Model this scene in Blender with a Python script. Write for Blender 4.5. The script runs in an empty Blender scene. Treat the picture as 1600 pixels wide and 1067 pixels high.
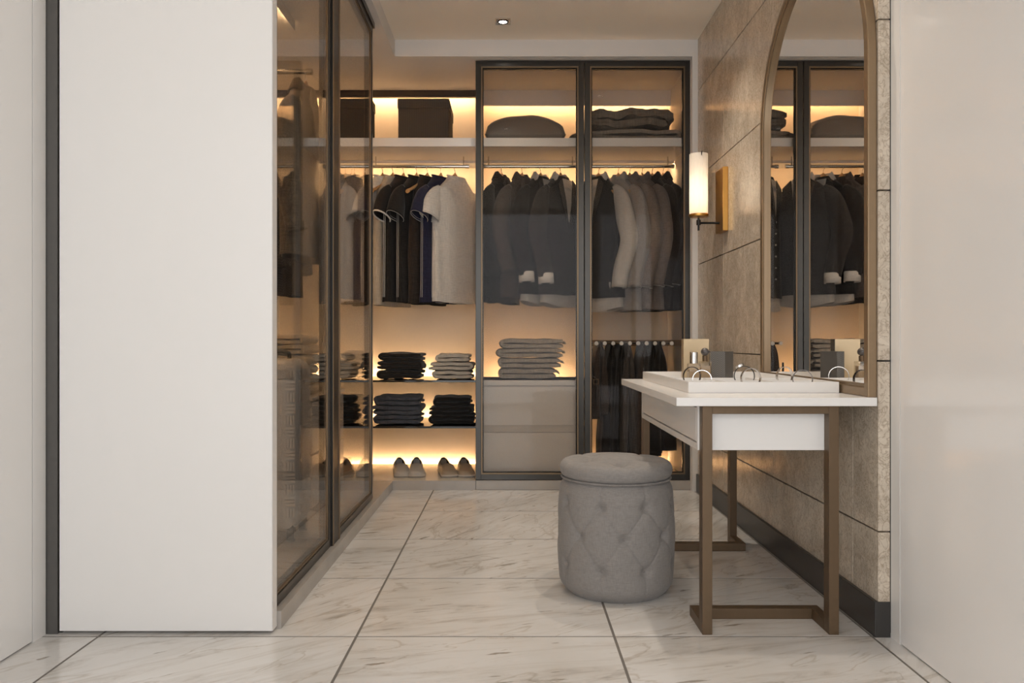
import bpy, bmesh, math, random
from mathutils import Vector, Matrix, noise
PI = math.pi
random.seed(7)
S = bpy.context.scene
COL = S.collection

# ------------------------------------------------------------------ camera, light, exposure
H = 0.915                      # eye height
cam = bpy.data.cameras.new('camera'); camo = bpy.data.objects.new('camera', cam); COL.objects.link(camo)
cam.sensor_width = 36; cam.lens = 36 * 1229 / 1600; cam.clip_start = 0.02
camo.location = (0, 0, H); camo.rotation_euler = (PI / 2, 0, 0)
S.camera = camo
w = bpy.data.worlds.new('world'); S.world = w; w.use_nodes = True
w.node_tree.nodes['Background'].inputs[0].default_value = (0.95, 0.97, 1.0, 1)
w.node_tree.nodes['Background'].inputs[1].default_value = 1.0
# daylight through the large window in the wall behind the camera
WIN_Y = -1.2
al = bpy.data.lights.new('window_daylight', 'AREA'); al.shape = 'RECTANGLE'; al.size = 2.5; al.size_y = 2.62
al.energy = 37.5; al.color = (0.985, 0.99, 1.0)
alo = bpy.data.objects.new('window_daylight', al); COL.objects.link(alo)
alo.location = (-0.14, WIN_Y + 0.01, 1.37); alo.rotation_euler = (PI / 2, 0, 0)
S.view_settings.view_transform = 'Standard'; S.view_settings.look = 'None'
S.view_settings.exposure = 0.12; S.view_settings.gamma = 1.0; S.view_settings.use_curve_mapping = False
S.cycles.max_bounces = 10; S.cycles.diffuse_bounces = 5; S.cycles.glossy_bounces = 5
S.cycles.transparent_max_bounces = 24; S.cycles.transmission_bounces = 6
S.cycles.use_denoising = True; S.cycles.denoising_prefilter = 'FAST'; S.cycles.sample_clamp_indirect = 6
LED_COL = (1.0, 0.64, 0.33)
LED = 82.0
SCONCE = 130.0
SPOT = 16.0

# ------------------------------------------------------------------ materials
def new_mat(name):
    m = bpy.data.materials.new(name); m.use_nodes = True
    nt = m.node_tree
    return m, nt, nt.nodes['Principled BSDF'], nt.nodes['Material Output']
def N(nt, t, **kw):
    n = nt.nodes.new(t)
    for k, v in kw.items():
        setattr(n, k, v)
    return n
def mat(name, col, rough=0.5, metal=0.0, bump=0.0, bscale=200.0, var=0.0, vscale=6.0, stretch=(1, 1, 1), spec=0.5, sheen=0.0, coat=0.0):
    m, nt, b, o = new_mat(name)
    b.inputs['Base Color'].default_value = (*col, 1)
    b.inputs['Roughness'].default_value = rough
    b.inputs['Metallic'].default_value = metal
    b.inputs['Specular IOR Level'].default_value = spec
    if sheen: b.inputs['Sheen Weight'].default_value = sheen
    if coat:
        b.inputs['Coat Weight'].default_value = coat; b.inputs['Coat Roughness'].default_value = 0.08
    if bump or var:
        tc = N(nt, 'ShaderNodeTexCoord'); mp = N(nt, 'ShaderNodeMapping'); mp.inputs['Scale'].default_value = stretch
        nt.links.new(tc.outputs['Object'], mp.inputs[0])
    if var:
        nz = N(nt, 'ShaderNodeTexNoise'); nz.inputs['Scale'].default_value = vscale; nz.inputs['Detail'].default_value = 6
        nt.links.new(mp.outputs[0], nz.inputs[0])
        mx = N(nt, 'ShaderNodeMix', data_type='RGBA')
        mx.inputs[6].default_value = (*[c * (1 - var) for c in col], 1); mx.inputs[7].default_value = (*[min(1, c * (1 + var)) for c in col], 1)
        nt.links.new(nz.outputs[0], mx.inputs[0]); nt.links.new(mx.outputs[2], b.inputs['Base Color'])
    if bump:
        n2 = N(nt, 'ShaderNodeTexNoise'); n2.inputs['Scale'].default_value = bscale; n2.inputs['Detail'].default_value = 3
        nt.links.new(mp.outputs[0], n2.inputs[0])
        bp = N(nt, 'ShaderNodeBump'); bp.inputs['Strength'].default_value = bump; bp.inputs['Distance'].default_value = 0.004
        nt.links.new(n2.outputs[0], bp.inputs['Height']); nt.links.new(bp.outputs[0], b.inputs['Normal'])
    return m
def emit(name, col, strength):
    m, nt, b, o = new_mat(name)
    e = N(nt, 'ShaderNodeEmission'); e.inputs[0].default_value = (*col, 1); e.inputs[1].default_value = strength
    nt.links.new(e.outputs[0], o.inputs[0])
    return m
def glass_mat(name, tint, r0=0.008, rough=0.0):
    # clear tinted pane: straight-through transmission with a mirror-like surface reflection that grows at grazing angles
    m, nt, b, o = new_mat(name)
    lw = N(nt, 'ShaderNodeLayerWeight'); lw.inputs[0].default_value = 0.5
    pw = N(nt, 'ShaderNodeMath', operation='POWER'); pw.inputs[1].default_value = 5
    ma = N(nt, 'ShaderNodeMath', operation='MULTIPLY_ADD'); ma.inputs[1].default_value = 1 - r0; ma.inputs[2].default_value = r0
    nt.links.new(lw.outputs['Facing'], pw.inputs[0]); nt.links.new(pw.outputs[0], ma.inputs[0])
    t = N(nt, 'ShaderNodeBsdfTransparent'); t.inputs[0].default_value = (*tint, 1)
    g = N(nt, 'ShaderNodeBsdfGlossy'); g.inputs['Roughness'].default_value = rough
    mx = N(nt, 'ShaderNodeMixShader')
    nt.links.new(ma.outputs[0], mx.inputs[0]); nt.links.new(t.outputs[0], mx.inputs[1]); nt.links.new(g.outputs[0], mx.inputs[2])
    nt.links.new(mx.outputs[0], o.inputs[0])
    return m
def marble_mat():
    m, nt, b, o = new_mat('floor_marble')
    tc = N(nt, 'ShaderNodeTexCoord'); oi = N(nt, 'ShaderNodeObjectInfo')
    off = N(nt, 'ShaderNodeVectorMath', operation='MULTIPLY_ADD'); off.inputs[1].default_value = (1, 1, 1)
    sc = N(nt, 'ShaderNodeVectorMath', operation='SCALE'); sc.inputs['Scale'].default_value = 1.0
    cb = N(nt, 'ShaderNodeCombineXYZ')
    k = N(nt, 'ShaderNodeMath', operation='MULTIPLY'); k.inputs[1].default_value = 37.0
    nt.links.new(oi.outputs['Random'], k.inputs[0])
    nt.links.new(k.outputs[0], cb.inputs[0]); nt.links.new(k.outputs[0], cb.inputs[1])
    nt.links.new(tc.outputs['Object'], off.inputs[0]); nt.links.new(cb.outputs[0], off.inputs[2])
    rot = N(nt, 'ShaderNodeVectorRotate', rotation_type='Z_AXIS')
    ang = N(nt, 'ShaderNodeMath', operation='MULTIPLY_ADD'); ang.inputs[1].default_value = 1.0; ang.inputs[2].default_value = -1.15
    nt.links.new(oi.outputs['Random'], ang.inputs[0])
    nt.links.new(off.outputs[0], rot.inputs[0]); nt.links.new(ang.outputs[0], rot.inputs['Angle'])
    mp = N(nt, 'ShaderNodeMapping'); mp.inputs['Scale'].default_value = (1.6, 9.0, 1)
    nt.links.new(rot.outputs[0], mp.inputs[0])
    n1 = N(nt, 'ShaderNodeTexNoise'); n1.inputs['Scale'].default_value = 1.7; n1.inputs['Detail'].default_value = 9; n1.inputs['Roughness'].default_value = .68; n1.inputs['Distortion'].default_value = .9
    nt.links.new(mp.outputs[0], n1.inputs[0])
    r1 = N(nt, 'ShaderNodeValToRGB'); r1.color_ramp.elements[0].position = .30; r1.color_ramp.elements[0].color = (.44, .41, .375, 1)
    r1.color_ramp.elements[1].position = .52; r1.color_ramp.elements[1].color = (.70, .685, .665, 1)
    e = r1.color_ramp.elements.new(.41); e.color = (.63, .605, .575, 1)
    nt.links.new(n1.outputs[0], r1.inputs[0])
    # broad cloudiness
    n2 = N(nt, 'ShaderNodeTexNoise'); n2.inputs['Scale'].default_value = 2.4; n2.inputs['Detail'].default_value = 5
    nt.links.new(off.outputs[0], n2.inputs[0])
    mx = N(nt, 'ShaderNodeMix', data_type='RGBA', blend_type='MULTIPLY'); mx.inputs[0].default_value = .4
    r2 = N(nt, 'ShaderNodeValToRGB'); r2.color_ramp.elements[0].position = .35; r2.color_ramp.elements[0].color = (.72, .68, .62, 1); r2.color_ramp.elements[1].position = .6
    nt.links.new(n2.outputs[0], r2.inputs[0]); nt.links.new(r1.outputs[0], mx.inputs[6]); nt.links.new(r2.outputs[0], mx.inputs[7])
    # thin dark dashes and cracks
    n3 = N(nt, 'ShaderNodeTexNoise'); n3.inputs['Scale'].default_value = 5.5; n3.inputs['Detail'].default_value = 4; n3.inputs['Distortion'].default_value = .5
    mp3 = N(nt, 'ShaderNodeMapping'); mp3.inputs['Scale'].default_value = (1.0, 7.0, 1)
    nt.links.new(rot.outputs[0], mp3.inputs[0]); nt.links.new(mp3.outputs[0], n3.inputs[0])
    r3 = N(nt, 'ShaderNodeValToRGB'); r3.color_ramp.elements[0].position = .665; r3.color_ramp.elements[0].color = (1, 1, 1, 1)
    r3.color_ramp.elements[1].position = .70; r3.color_ramp.elements[1].color = (.36, .31, .26, 1)
    nt.links.new(n3.outputs[0], r3.inputs[0])
    mx3 = N(nt, 'ShaderNodeMix', data_type='RGBA', blend_type='MULTIPLY'); mx3.inputs[0].default_value = .75
    nt.links.new(mx.outputs[2], mx3.inputs[6]); nt.links.new(r3.outputs[0], mx3.inputs[7])
    v = N(nt, 'ShaderNodeTexNoise'); v.inputs['Scale'].default_value = 1.3; v.inputs['Detail'].default_value = 7; v.inputs['Distortion'].default_value = 1.2
    mpv = N(nt, 'ShaderNodeMapping'); mpv.inputs['Scale'].default_value = (1.0, 2.6, 1); nt.links.new(rot.outputs[0], mpv.inputs[0]); nt.links.new(mpv.outputs[0], v.inputs[0])
    va = N(nt, 'ShaderNodeMath', operation='SUBTRACT'); va.inputs[1].default_value = .5; nt.links.new(v.outputs[0], va.inputs[0])
    vb = N(nt, 'ShaderNodeMath', operation='ABSOLUTE'); nt.links.new(va.outputs[0], vb.inputs[0])
    r4 = N(nt, 'ShaderNodeValToRGB'); r4.color_ramp.elements[0].position = .0; r4.color_ramp.elements[0].color = (.66, .6, .52, 1); r4.color_ramp.elements[1].position = .012; r4.color_ramp.elements[1].color = (1, 1, 1, 1)
    nt.links.new(vb.outputs[0], r4.inputs[0])
    mx4 = N(nt, 'ShaderNodeMix', data_type='RGBA', blend_type='MULTIPLY'); mx4.inputs[0].default_value = .55
    nt.links.new(mx3.outputs[2], mx4.inputs[6]); nt.links.new(r4.outputs[0], mx4.inputs[7])
    nt.links.new(mx4.outputs[2], b.inputs['Base Color'])
    b.inputs['Roughness'].default_value = .125
    bp = N(nt, 'ShaderNodeBump'); bp.inputs['Strength'].default_value = .10; bp.inputs['Distance'].default_value = .004
    nt.links.new(n1.outputs[0], bp.inputs['Height']); nt.links.new(bp.outputs[0], b.inputs['Normal'])
    return m
def stone_mat():
    m, nt, b, o = new_mat('wall_stone')
    tc = N(nt, 'ShaderNodeTexCoord'); oi = N(nt, 'ShaderNodeObjectInfo')
    k = N(nt, 'ShaderNodeMath', operation='MULTIPLY'); k.inputs[1].default_value = 53.0
    nt.links.new(oi.outputs['Random'], k.inputs[0])
    cb = N(nt, 'ShaderNodeCombineXYZ'); nt.links.new(k.outputs[0], cb.inputs[1]); nt.links.new(k.outputs[0], cb.inputs[2])
    ad = N(nt, 'ShaderNodeVectorMath', operation='ADD'); nt.links.new(tc.outputs['Object'], ad.inputs[0]); nt.links.new(cb.outputs[0], ad.inputs[1])
    mp = N(nt, 'ShaderNodeMapping'); mp.inputs['Scale'].default_value = (1, 1.25, .85); mp.inputs['Rotation'].default_value = (.35, 0, 0); nt.links.new(ad.outputs[0], mp.inputs[0])
    n1 = N(nt, 'ShaderNodeTexNoise'); n1.inputs['Scale'].default_value = 7; n1.inputs['Detail'].default_value = 12; n1.inputs['Roughness'].default_value = .8; n1.inputs['Distortion'].default_value = 1.1
    nt.links.new(mp.outputs[0], n1.inputs[0])
    r = N(nt, 'ShaderNodeValToRGB'); r.color_ramp.elements[0].position = .3; r.color_ramp.elements[0].color = (.41, .345, .265, 1)
    r.color_ramp.elements[1].position = .68; r.color_ramp.elements[1].color = (.72, .63, .52, 1)
    e = r.color_ramp.elements.new(.5); e.color = (.57, .49, .395, 1)
    nt.links.new(n1.outputs[0], r.inputs[0])
    n2 = N(nt, 'ShaderNodeTexNoise'); n2.inputs['Scale'].default_value = 30; n2.inputs['Detail'].default_value = 5; n2.inputs['Distortion'].default_value = 2
    nt.links.new(mp.outputs[0], n2.inputs[0])
    a = N(nt, 'ShaderNodeMath', operation='SUBTRACT'); a.inputs[1].default_value = .5; nt.links.new(n2.outputs[0], a.inputs[0])
    ab = N(nt, 'ShaderNodeMath', operation='ABSOLUTE'); nt.links.new(a.outputs[0], ab.inputs[0])
    r2 = N(nt, 'ShaderNodeValToRGB'); r2.color_ramp.elements[0].position = 0; r2.color_ramp.elements[0].color = (.62, .56, .5, 1); r2.color_ramp.elements[1].position = .05
    nt.links.new(ab.outputs[0], r2.inputs[0])
    mx = N(nt, 'ShaderNodeMix', data_type='RGBA', blend_type='MULTIPLY'); mx.inputs[0].default_value = .8
    nt.links.new(r.outputs[0], mx.inputs[6]); nt.links.new(r2.outputs[0], mx.inputs[7]); nt.links.new(mx.outputs[2], b.inputs['Base Color'])
    b.inputs['Roughness'].default_value = .2
    bp = N(nt, 'ShaderNodeBump'); bp.inputs['Strength'].default_value = .05; bp.inputs['Distance'].default_value = .003
    nt.links.new(n1.outputs[0], bp.inputs['Height']); nt.links.new(bp.outputs[0], b.inputs['Normal'])
    return m
def weave_mat(name, col, scale=220, contrast=.25, rough=.9, bump=.25):
    m, nt, b, o = new_mat(name)
    tc = N(nt, 'ShaderNodeTexCoord')
    outs = []
    for st in ((1, 1, .12), (.12, .12, 1)):
        mp = N(nt, 'ShaderNodeMapping'); mp.inputs['Scale'].default_value = st; nt.links.new(tc.outputs['Object'], mp.inputs[0])
        nz = N(nt, 'ShaderNodeTexNoise'); nz.inputs['Scale'].default_value = scale; nz.inputs['Detail'].default_value = 2; nt.links.new(mp.outputs[0], nz.inputs[0]); outs.append(nz.outputs[0])
    ad = N(nt, 'ShaderNodeMath', operation='ADD'); nt.links.new(outs[0], ad.inputs[0]); nt.links.new(outs[1], ad.inputs[1])
    r = N(nt, 'ShaderNodeMapRange'); r.inputs[1].default_value = .7; r.inputs[2].default_value = 1.3; nt.links.new(ad.outputs[0], r.inputs[0])
    mx = N(nt, 'ShaderNodeMix', data_type='RGBA'); mx.inputs[6].default_value = (*[c * (1 - contrast) for c in col], 1); mx.inputs[7].default_value = (*[min(1, c * (1 + contrast)) for c in col], 1)
    nt.links.new(r.outputs[0], mx.inputs[0]); nt.links.new(mx.outputs[2], b.inputs['Base Color'])
    bp = N(nt, 'ShaderNodeBump'); bp.inputs['Strength'].default_value = bump; bp.inputs['Distance'].default_value = .002
    nt.links.new(r.outputs[0], bp.inputs['Height']); nt.links.new(bp.outputs[0], b.inputs['Normal'])
    b.inputs['Roughness'].default_value = rough; b.inputs['Sheen Weight'].default_value = .15
    b.inputs['Specular IOR Level'].default_value = .2
    return m
def stripe_mat(name, c1, c2, scale, axis='X', rough=.8, rot=0.0):
    m, nt, b, o = new_mat(name)
    tc = N(nt, 'ShaderNodeTexCoord'); mp = N(nt, 'ShaderNodeMapping'); mp.inputs['Rotation'].default_value = (0, rot, 0); nt.links.new(tc.outputs['Object'], mp.inputs[0])
    wv = N(nt, 'ShaderNodeTexWave', bands_direction=axis); wv.inputs['Scale'].default_value = scale
    nt.links.new(mp.outputs[0], wv.inputs[0])
    mx = N(nt, 'ShaderNodeMix', data_type='RGBA'); mx.inputs[6].default_value = (*c1, 1); mx.inputs[7].default_value = (*c2, 1)
    nt.links.new(wv.outputs['Fac'], mx.inputs[0]); nt.links.new(mx.outputs[2], b.inputs['Base Color']); b.inputs['Roughness'].default_value = rough
    return m
def herring_mat(name, c1, c2, scale=60):
    m, nt, b, o = new_mat(name)
    tc = N(nt, 'ShaderNodeTexCoord'); sp = N(nt, 'ShaderNodeSeparateXYZ'); nt.links.new(tc.outputs['Object'], sp.inputs[0])
    sm = N(nt, 'ShaderNodeMath', operation='ADD'); nt.links.new(sp.outputs[0], sm.inputs[0]); nt.links.new(sp.outputs[1], sm.inputs[1])
    pp = N(nt, 'ShaderNodeMath', operation='PINGPONG'); pp.inputs[1].default_value = .018; nt.links.new(sm.outputs[0], pp.inputs[0])
    ad = N(nt, 'ShaderNodeMath', operation='ADD'); nt.links.new(pp.outputs[0], ad.inputs[0]); nt.links.new(sp.outputs[2], ad.inputs[1])
    ml = N(nt, 'ShaderNodeMath', operation='MULTIPLY'); ml.inputs[1].default_value = scale * 2 * PI; nt.links.new(ad.outputs[0], ml.inputs[0])
    sn = N(nt, 'ShaderNodeMath', operation='SINE'); nt.links.new(ml.outputs[0], sn.inputs[0])
    mr = N(nt, 'ShaderNodeMapRange'); mr.inputs[1].default_value = -.4; mr.inputs[2].default_value = .4; nt.links.new(sn.outputs[0], mr.inputs[0])
    mx = N(nt, 'ShaderNodeMix', data_type='RGBA'); mx.inputs[6].default_value = (*c1, 1); mx.inputs[7].default_value = (*c2, 1)
    nt.links.new(mr.outputs[0], mx.inputs[0]); nt.links.new(mx.outputs[2], b.inputs['Base Color']); b.inputs['Roughness'].default_value = .85
    return m

M = {}
M['lacquer'] = mat('white_lacquer', (.775, .76, .74), .22, bump=.02, bscale=3)
M['lacquer_gloss'] = mat('white_gloss_panel', (.83, .815, .80), .13)
M['ceiling'] = mat('ceiling_paint', (.90, .815, .70), .9, bump=.15, bscale=240)
M['soffit'] = mat('soffit_paint', (.70, .67, .64), .85, bump=.1, bscale=240)
M['wallpaint'] = mat('wall_paint', (.78, .77, .75), .8)
M['carcass'] = mat('wardrobe_board', (.74, .70, .655), .5)
M['backpanel'] = mat('beige_back_panel', (.82, .70, .555), .5)
M['carcass_floor'] = mat('wardrobe_floor_board', (.62, .56, .48), .10)
M['shelfwhite'] = mat('shelf_board', (.78, .765, .75), .4)
M['drawer'] = mat('drawer_lacquer', (.64, .60, .565), .23)
M['plinth'] = mat('plinth_stone', (.37, .34, .31), .16, var=.15, vscale=9)
M['darkmetal'] = mat('dark_anodised_frame', (.062, .058, .053), .28, .75)
M['blackmetal'] = mat('black_metal', (.02, .019, .018), .35, .5)
M['bronze'] = mat('bronze_edge', (.22, .155, .095), .4, .7)
M['jamb'] = mat('grey_jamb', (.105, .10, .094), .4, .3)
M['gap'] = mat('painted_gap_black', (.004, .004, .004), .9)  # near-black colour that paints the shade inside narrow gaps
M['glass'] = glass_mat('wardrobe_glass', (.90, .885, .865))
M['darkglass'] = mat('smoked_shelf_glass', (.022, .02, .017), .05)
M['mirror'] = mat('mirror_silver', (.90, .885, .865), .004, 1.0)
M['brass'] = mat('brushed_brass', (.135, .088, .050), .42, .5, bump=.08, bscale=160, stretch=(1, 1, .06), var=.1, vscale=40)
M['framebrass'] = mat('mirror_frame_bronze', (.26, .18, .108), .38, .6, bump=.06, bscale=160, stretch=(1, 1, .06), var=.08, vscale=40)
M['gold'] = mat('bright_gold_plate', (.60, .33, .09), .30, .95, bump=.12, bscale=120)
M['chrome'] = mat('chrome', (.62, .60, .57), .14, 1.0)
M['steel'] = mat('silver_metal', (.70, .68, .66), .2, 1.0)
M['darksteel'] = mat('gunmetal', (.10, .085, .075), .25, .9)
M['leather'] = mat('black_leather', (.02, .018, .016), .5)
M['marble'] = marble_mat(); M['grout'] = mat('floor_grout', (.16, .145, .13), .8)
M['stone'] = stone_mat(); M['stonegrout'] = mat('stone_joint', (.055, .048, .042), .8)
M['base'] = mat('charcoal_skirting', (.035, .033, .031), .3)
M['stool'] = weave_mat('grey_linen', (.245, .228, .216), 420, .13, bump=.12)
M['button'] = weave_mat('grey_linen_button', (.215, .20, .19), 260, .2)
M['wood'] = mat('hanger_beech', (.46, .27, .12), .42, var=.2, vscale=14, stretch=(1, 1, 6))
M['rack_wood'] = mat('rack_walnut', (.30, .18, .09), .5, var=.2, vscale=20)
M['led'] = emit('led_diffuser', LED_COL, LED)
M['led_cove'] = emit('led_cove_diffuser', LED_COL, LED * .55)
M['led_soft'] = emit('led_soft_diffuser', LED_COL, LED * .72)
M['bulb'] = emit('lamp_bulb', (1.0, .88, .72), SCONCE)
M['spot'] = emit('spot_lens', (1.0, .92, .82), SPOT)
M['knob'] = mat('white_plastic', (.82, .80, .77), .35)
def cloth(name, col, **kw): M[name] = weave_mat(name, col, **kw)
cloth('white_jersey', (.68, .66, .63), contrast=.1); cloth('beige_jersey', (.44, .385, .315), contrast=.12)
cloth('black_jersey', (.016, .0145, .014), contrast=.3); cloth('espresso_jersey', (.026, .02, .017), contrast=.25)
cloth('navy_jersey', (.016, .017, .042), contrast=.25); cloth('pale_grey_jersey', (.56, .53, .49), contrast=.14)
cloth('charcoal_suit', (.022, .021, .021), contrast=.25); cloth('brown_suit', (.085, .072, .066), contrast=.25); cloth('slate_suit', (.04, .037, .036), contrast=.25)
cloth('shirt_white', (.72, .70, .68), contrast=.08); cloth('shirt_grey', (.30, .285, .28), contrast=.12); cloth('shirt_light', (.52, .50, .48), contrast=.1)
cloth('shirt_mauve', (.155, .135, .13), contrast=.2); cloth('shirt_taupe', (.19, .165, .155), contrast=.2); cloth('shirt_black', (.024, .023, .024), contrast=.25)
cloth('stitch_white', (.75, .73, .70), contrast=.05); cloth('stitch_grey', (.42, .40, .38), contrast=.05)
cloth('towel', (.40, .35, .295), scale=120, contrast=.28, bump=.9); cloth('towel_cream', (.55, .47, .36), scale=120, contrast=.25, bump=.9)
cloth('folded_black', (.014, .0125, .0115), contrast=.4); cloth('folded_beige', (.42, .38, .325), contrast=.15); cloth('denim', (.055, .062, .078), contrast=.35, scale=160); cloth('folded_dark', (.009, .0085, .0085), contrast=.4)
cloth('blanket', (.19, .165, .14), contrast=.3, scale=90, bump=.8); cloth('blanket_flat', (.26, .23, .20), contrast=.2, scale=90, bump=.6)
cloth('trouser_black', (.012, .011, .0105), contrast=.3); cloth('trouser_brown', (.06, .047, .04), contrast=.3); cloth('trouser_grey', (.07, .06, .054), contrast=.3); cloth('brown_wool', (.14, .115, .085), contrast=.3)
M['satin'] = mat('taupe_satin', (.235, .205, .18), .42, bump=.1, bscale=60, sheen=.3)
M['herring'] = herring_mat('herringbone_wool', (.012, .011, .010), (.045, .04, .036))
M['boxfabric'] = stripe_mat('ribbed_brown_board', (.030, .025, .019), (.056, .047, .037), 55, 'X')
M['shoe_grey'] = mat('grey_leather', (.36, .33, .295), .45, bump=.1, bscale=80); M['shoe_tan'] = mat('taupe_leather', (.27, .205, .145), .45, bump=.1, bscale=80)
M['sole'] = mat('pale_rubber', (.40, .37, .33), .6); M['lining'] = mat('dark_lining', (.012, .011, .010), .8)
M['case'] = mat('woven_grey_shell', (.72, .69, .66), .38)
M['rubber'] = mat('black_rubber', (.03, .03, .03), .6)
M['goldcard'] = mat('gold_card', (.50, .385, .24), .34, .45, bump=.05, bscale=90)
M['darkcard'] = mat('dark_card', (.085, .078, .07), .5)
M['chevron'] = herring_mat('chevron_card', (.10, .098, .095), (.19, .185, .18), 110)
M['amber'] = mat('amber_perfume', (.40, .30, .20), .1, 0, spec=.8)
M['bottleglass'] = glass_mat('perfume_glass', (.90, .87, .82), .06)
M['greyball'] = mat('grey_ball_cap', (.10, .09, .088), .35, .3)
# frosted lamp glass: lets the bulb's light through
def shade_mat():
    m, nt, b, o = new_mat('frosted_lamp_glass')
    t = N(nt, 'ShaderNodeBsdfTranslucent'); t.inputs[0].default_value = (.86, .82, .76, 1)
    d = N(nt, 'ShaderNodeBsdfPrincipled'); d.inputs['Base Color'].default_value = (.85, .82, .78, 1); d.inputs['Roughness'].default_value = .25
    mx = N(nt, 'ShaderNodeMixShader'); mx.inputs[0].default_value = .45
    nt.links.new(t.outputs[0], mx.inputs[1]); nt.links.new(d.outputs[0], mx.inputs[2]); nt.links.new(mx.outputs[0], o.inputs[0])
    return m
M['shade'] = shade_mat()

# ------------------------------------------------------------------ mesh helpers
ROOT = {}
class MB:
    def __init__(s): s.v = []; s.f = []
    def quad(s, idx): s.f.append(tuple(idx))
    def box(s, x0, x1, y0, y1, z0, z1):
        x0, x1 = min(x0, x1), max(x0, x1); y0, y1 = min(y0, y1), max(y0, y1); z0, z1 = min(z0, z1), max(z0, z1)
        b = len(s.v)
        s.v += [(x0, y0, z0), (x1, y0, z0), (x1, y1, z0), (x0, y1, z0), (x0, y0, z1), (x1, y0, z1), (x1, y1, z1), (x0, y1, z1)]
        s.f += [tuple(b + i for i in q) for q in ((0, 3, 2, 1), (4, 5, 6, 7), (0, 1, 5, 4), (1, 2, 6, 5), (2, 3, 7, 6), (3, 0, 4, 7))]
        return s
    def loft(s, rings, cap0=True, cap1=True, closed=True):
        b = len(s.v); n = len(rings[0])
        for r in rings: s.v += [tuple(p) for p in r]
        for i in range(len(rings) - 1):
            for j in range(n if closed else n - 1):
                k = (j + 1) % n
                s.f.append((b + i * n + j, b + i * n + k, b + (i + 1) * n + k, b + (i + 1) * n + j))
        if cap0: s.f.append(tuple(b + j for j in reversed(range(n))))
        if cap1: s.f.append(tuple(b + (len(rings) - 1) * n + j for j in range(n)))
        return s
    def tube(s, path, r, n=8, caps=True, closed=False):
        P = [Vector(p) for p in path]; rings = []
        R = r if isinstance(r, (list, tuple)) else [r] * len(P)
        up = None
        for i, p in enumerate(P):
            if closed: t = P[(i + 1) % len(P)] - P[i - 1]
            else: t = P[min(i + 1, len(P) - 1)] - P[max(i - 1, 0)]
            if t.length < 1e-9: t = Vector((0, 0, 1))
            t.normalize()
            if up is None:
                up = Vector((0, 0, 1)) if abs(t.z) < .9 else Vector((0, 1, 0))
            a = t.cross(up)
            if a.length < 1e-6: a = t.cross(Vector((1, 0, 0)))
            a.normalize(); up = a.cross(t).normalized()
            rings.append([p + a * (math.cos(2 * PI * k / n) * R[i]) + up * (math.sin(2 * PI * k / n) * R[i]) for k in range(n)])
        if closed: rings.append(rings[0]); caps = False
        return s.loft(rings, caps, caps)
    def cyl(s, p0, p1, r, n=20, r1=None):
        return s.tube([p0, p1], [r, r if r1 is None else r1], n)
    def sphere(s, c, r, nu=16, nv=10, sc=(1, 1, 1)):
        rings = []
        for i in range(1, nv):
            th = -PI / 2 + PI * i / nv
            rings.append([(c[0] + sc[0] * r * math.cos(th) * math.cos(2 * PI * j / nu), c[1] + sc[1] * r * math.cos(th) * math.sin(2 * PI * j / nu), c[2] + sc[2] * r * math.sin(th)) for j in range(nu)])
        return s.loft(rings)
    def lathe(s, c, prof, n=32):
        rings = [[(c[0] + r * math.cos(2 * PI * j / n), c[1] + r * math.sin(2 * PI * j / n), c[2] + z) for j in range(n)] for r, z in prof]
        return s.loft(rings)
    def mesh(s, name, origin=(0, 0, 0), smooth=None):
        me = bpy.data.meshes.new(name)
        o = Vector(origin)
        me.from_pydata([tuple(Vector(v) - o) for v in s.v], [], s.f); me.validate(); me.update()
        if smooth is not None:
            me.polygons.foreach_set('use_smooth', [True] * len(me.polygons))
            me.set_sharp_from_angle(angle=math.radians(smooth))
        return me
    def build(s, name, m, parent=None, smooth=None, bevel=0.0, fixn=False, solid=0.0):
        if parent is not None: org = ROOT[parent]
        else:
            xs = [v[0] for v in s.v]; ys = [v[1] for v in s.v]; zs = [v[2] for v in s.v]
            org = Vector(((min(xs) + max(xs)) / 2, (min(ys) + max(ys)) / 2, min(zs)))
        me = s.mesh(name, org, smooth)
        if fixn:
            bm = bmesh.new(); bm.from_mesh(me); bmesh.ops.recalc_face_normals(bm, faces=bm.faces[:]); bm.to_mesh(me); bm.free()
        o = bpy.data.objects.new(name, me); COL.objects.link(o); me.materials.append(m)
        if parent is not None: o.parent = parent
        else: o.location = org
        ROOT[o] = Vector(org)
        if bevel:
            md = o.modifiers.new('edge', 'BEVEL'); md.width = bevel; md.segments = 2; md.limit_method = 'ANGLE'; md.angle_limit = math.radians(50)
        if solid:
            md = o.modifiers.new('thick', 'SOLIDIFY'); md.thickness = solid; md.offset = -1
        return o
def B(*a): return MB().box(*a)
def thing(name, label, cat, loc=(0, 0, 0), group=None):
    o = bpy.data.objects.new(name, None); COL.objects.link(o); o.location = loc; o.empty_display_size = .05
    o['label'] = label; o['category'] = cat
    if group: o['group'] = group
    ROOT[o] = Vector(loc)
    return o
def local(o): ROOT[o] = Vector((0, 0, 0)); return o        # parts of o are given in o's own coordinates
def tag(o, label, cat, group=None):
    o['label'] = label; o['category'] = cat
    if group: o['group'] = group
    return o
def struct(o, label=None):
    o['kind'] = 'structure'
    if label: o['label'] = label
    return o
def copy_tree(o, parent=None):
    c = o.copy(); COL.objects.link(c); ROOT[c] = ROOT[o]
    if parent is not None: c.parent = parent
    for ch in [x for x in list(bpy.data.objects) if x.parent == o]: copy_tree(ch, c)
    return c
def sel(n, e, a, b):        # superellipse ring
    out = []
    for k in range(n):
        t = 2 * PI * k / n; c, s_ = math.cos(t), math.sin(t)
        out.append((a * math.copysign(abs(c) ** e, c), b * math.copysign(abs(s_) ** e, s_)))
    return out
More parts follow.
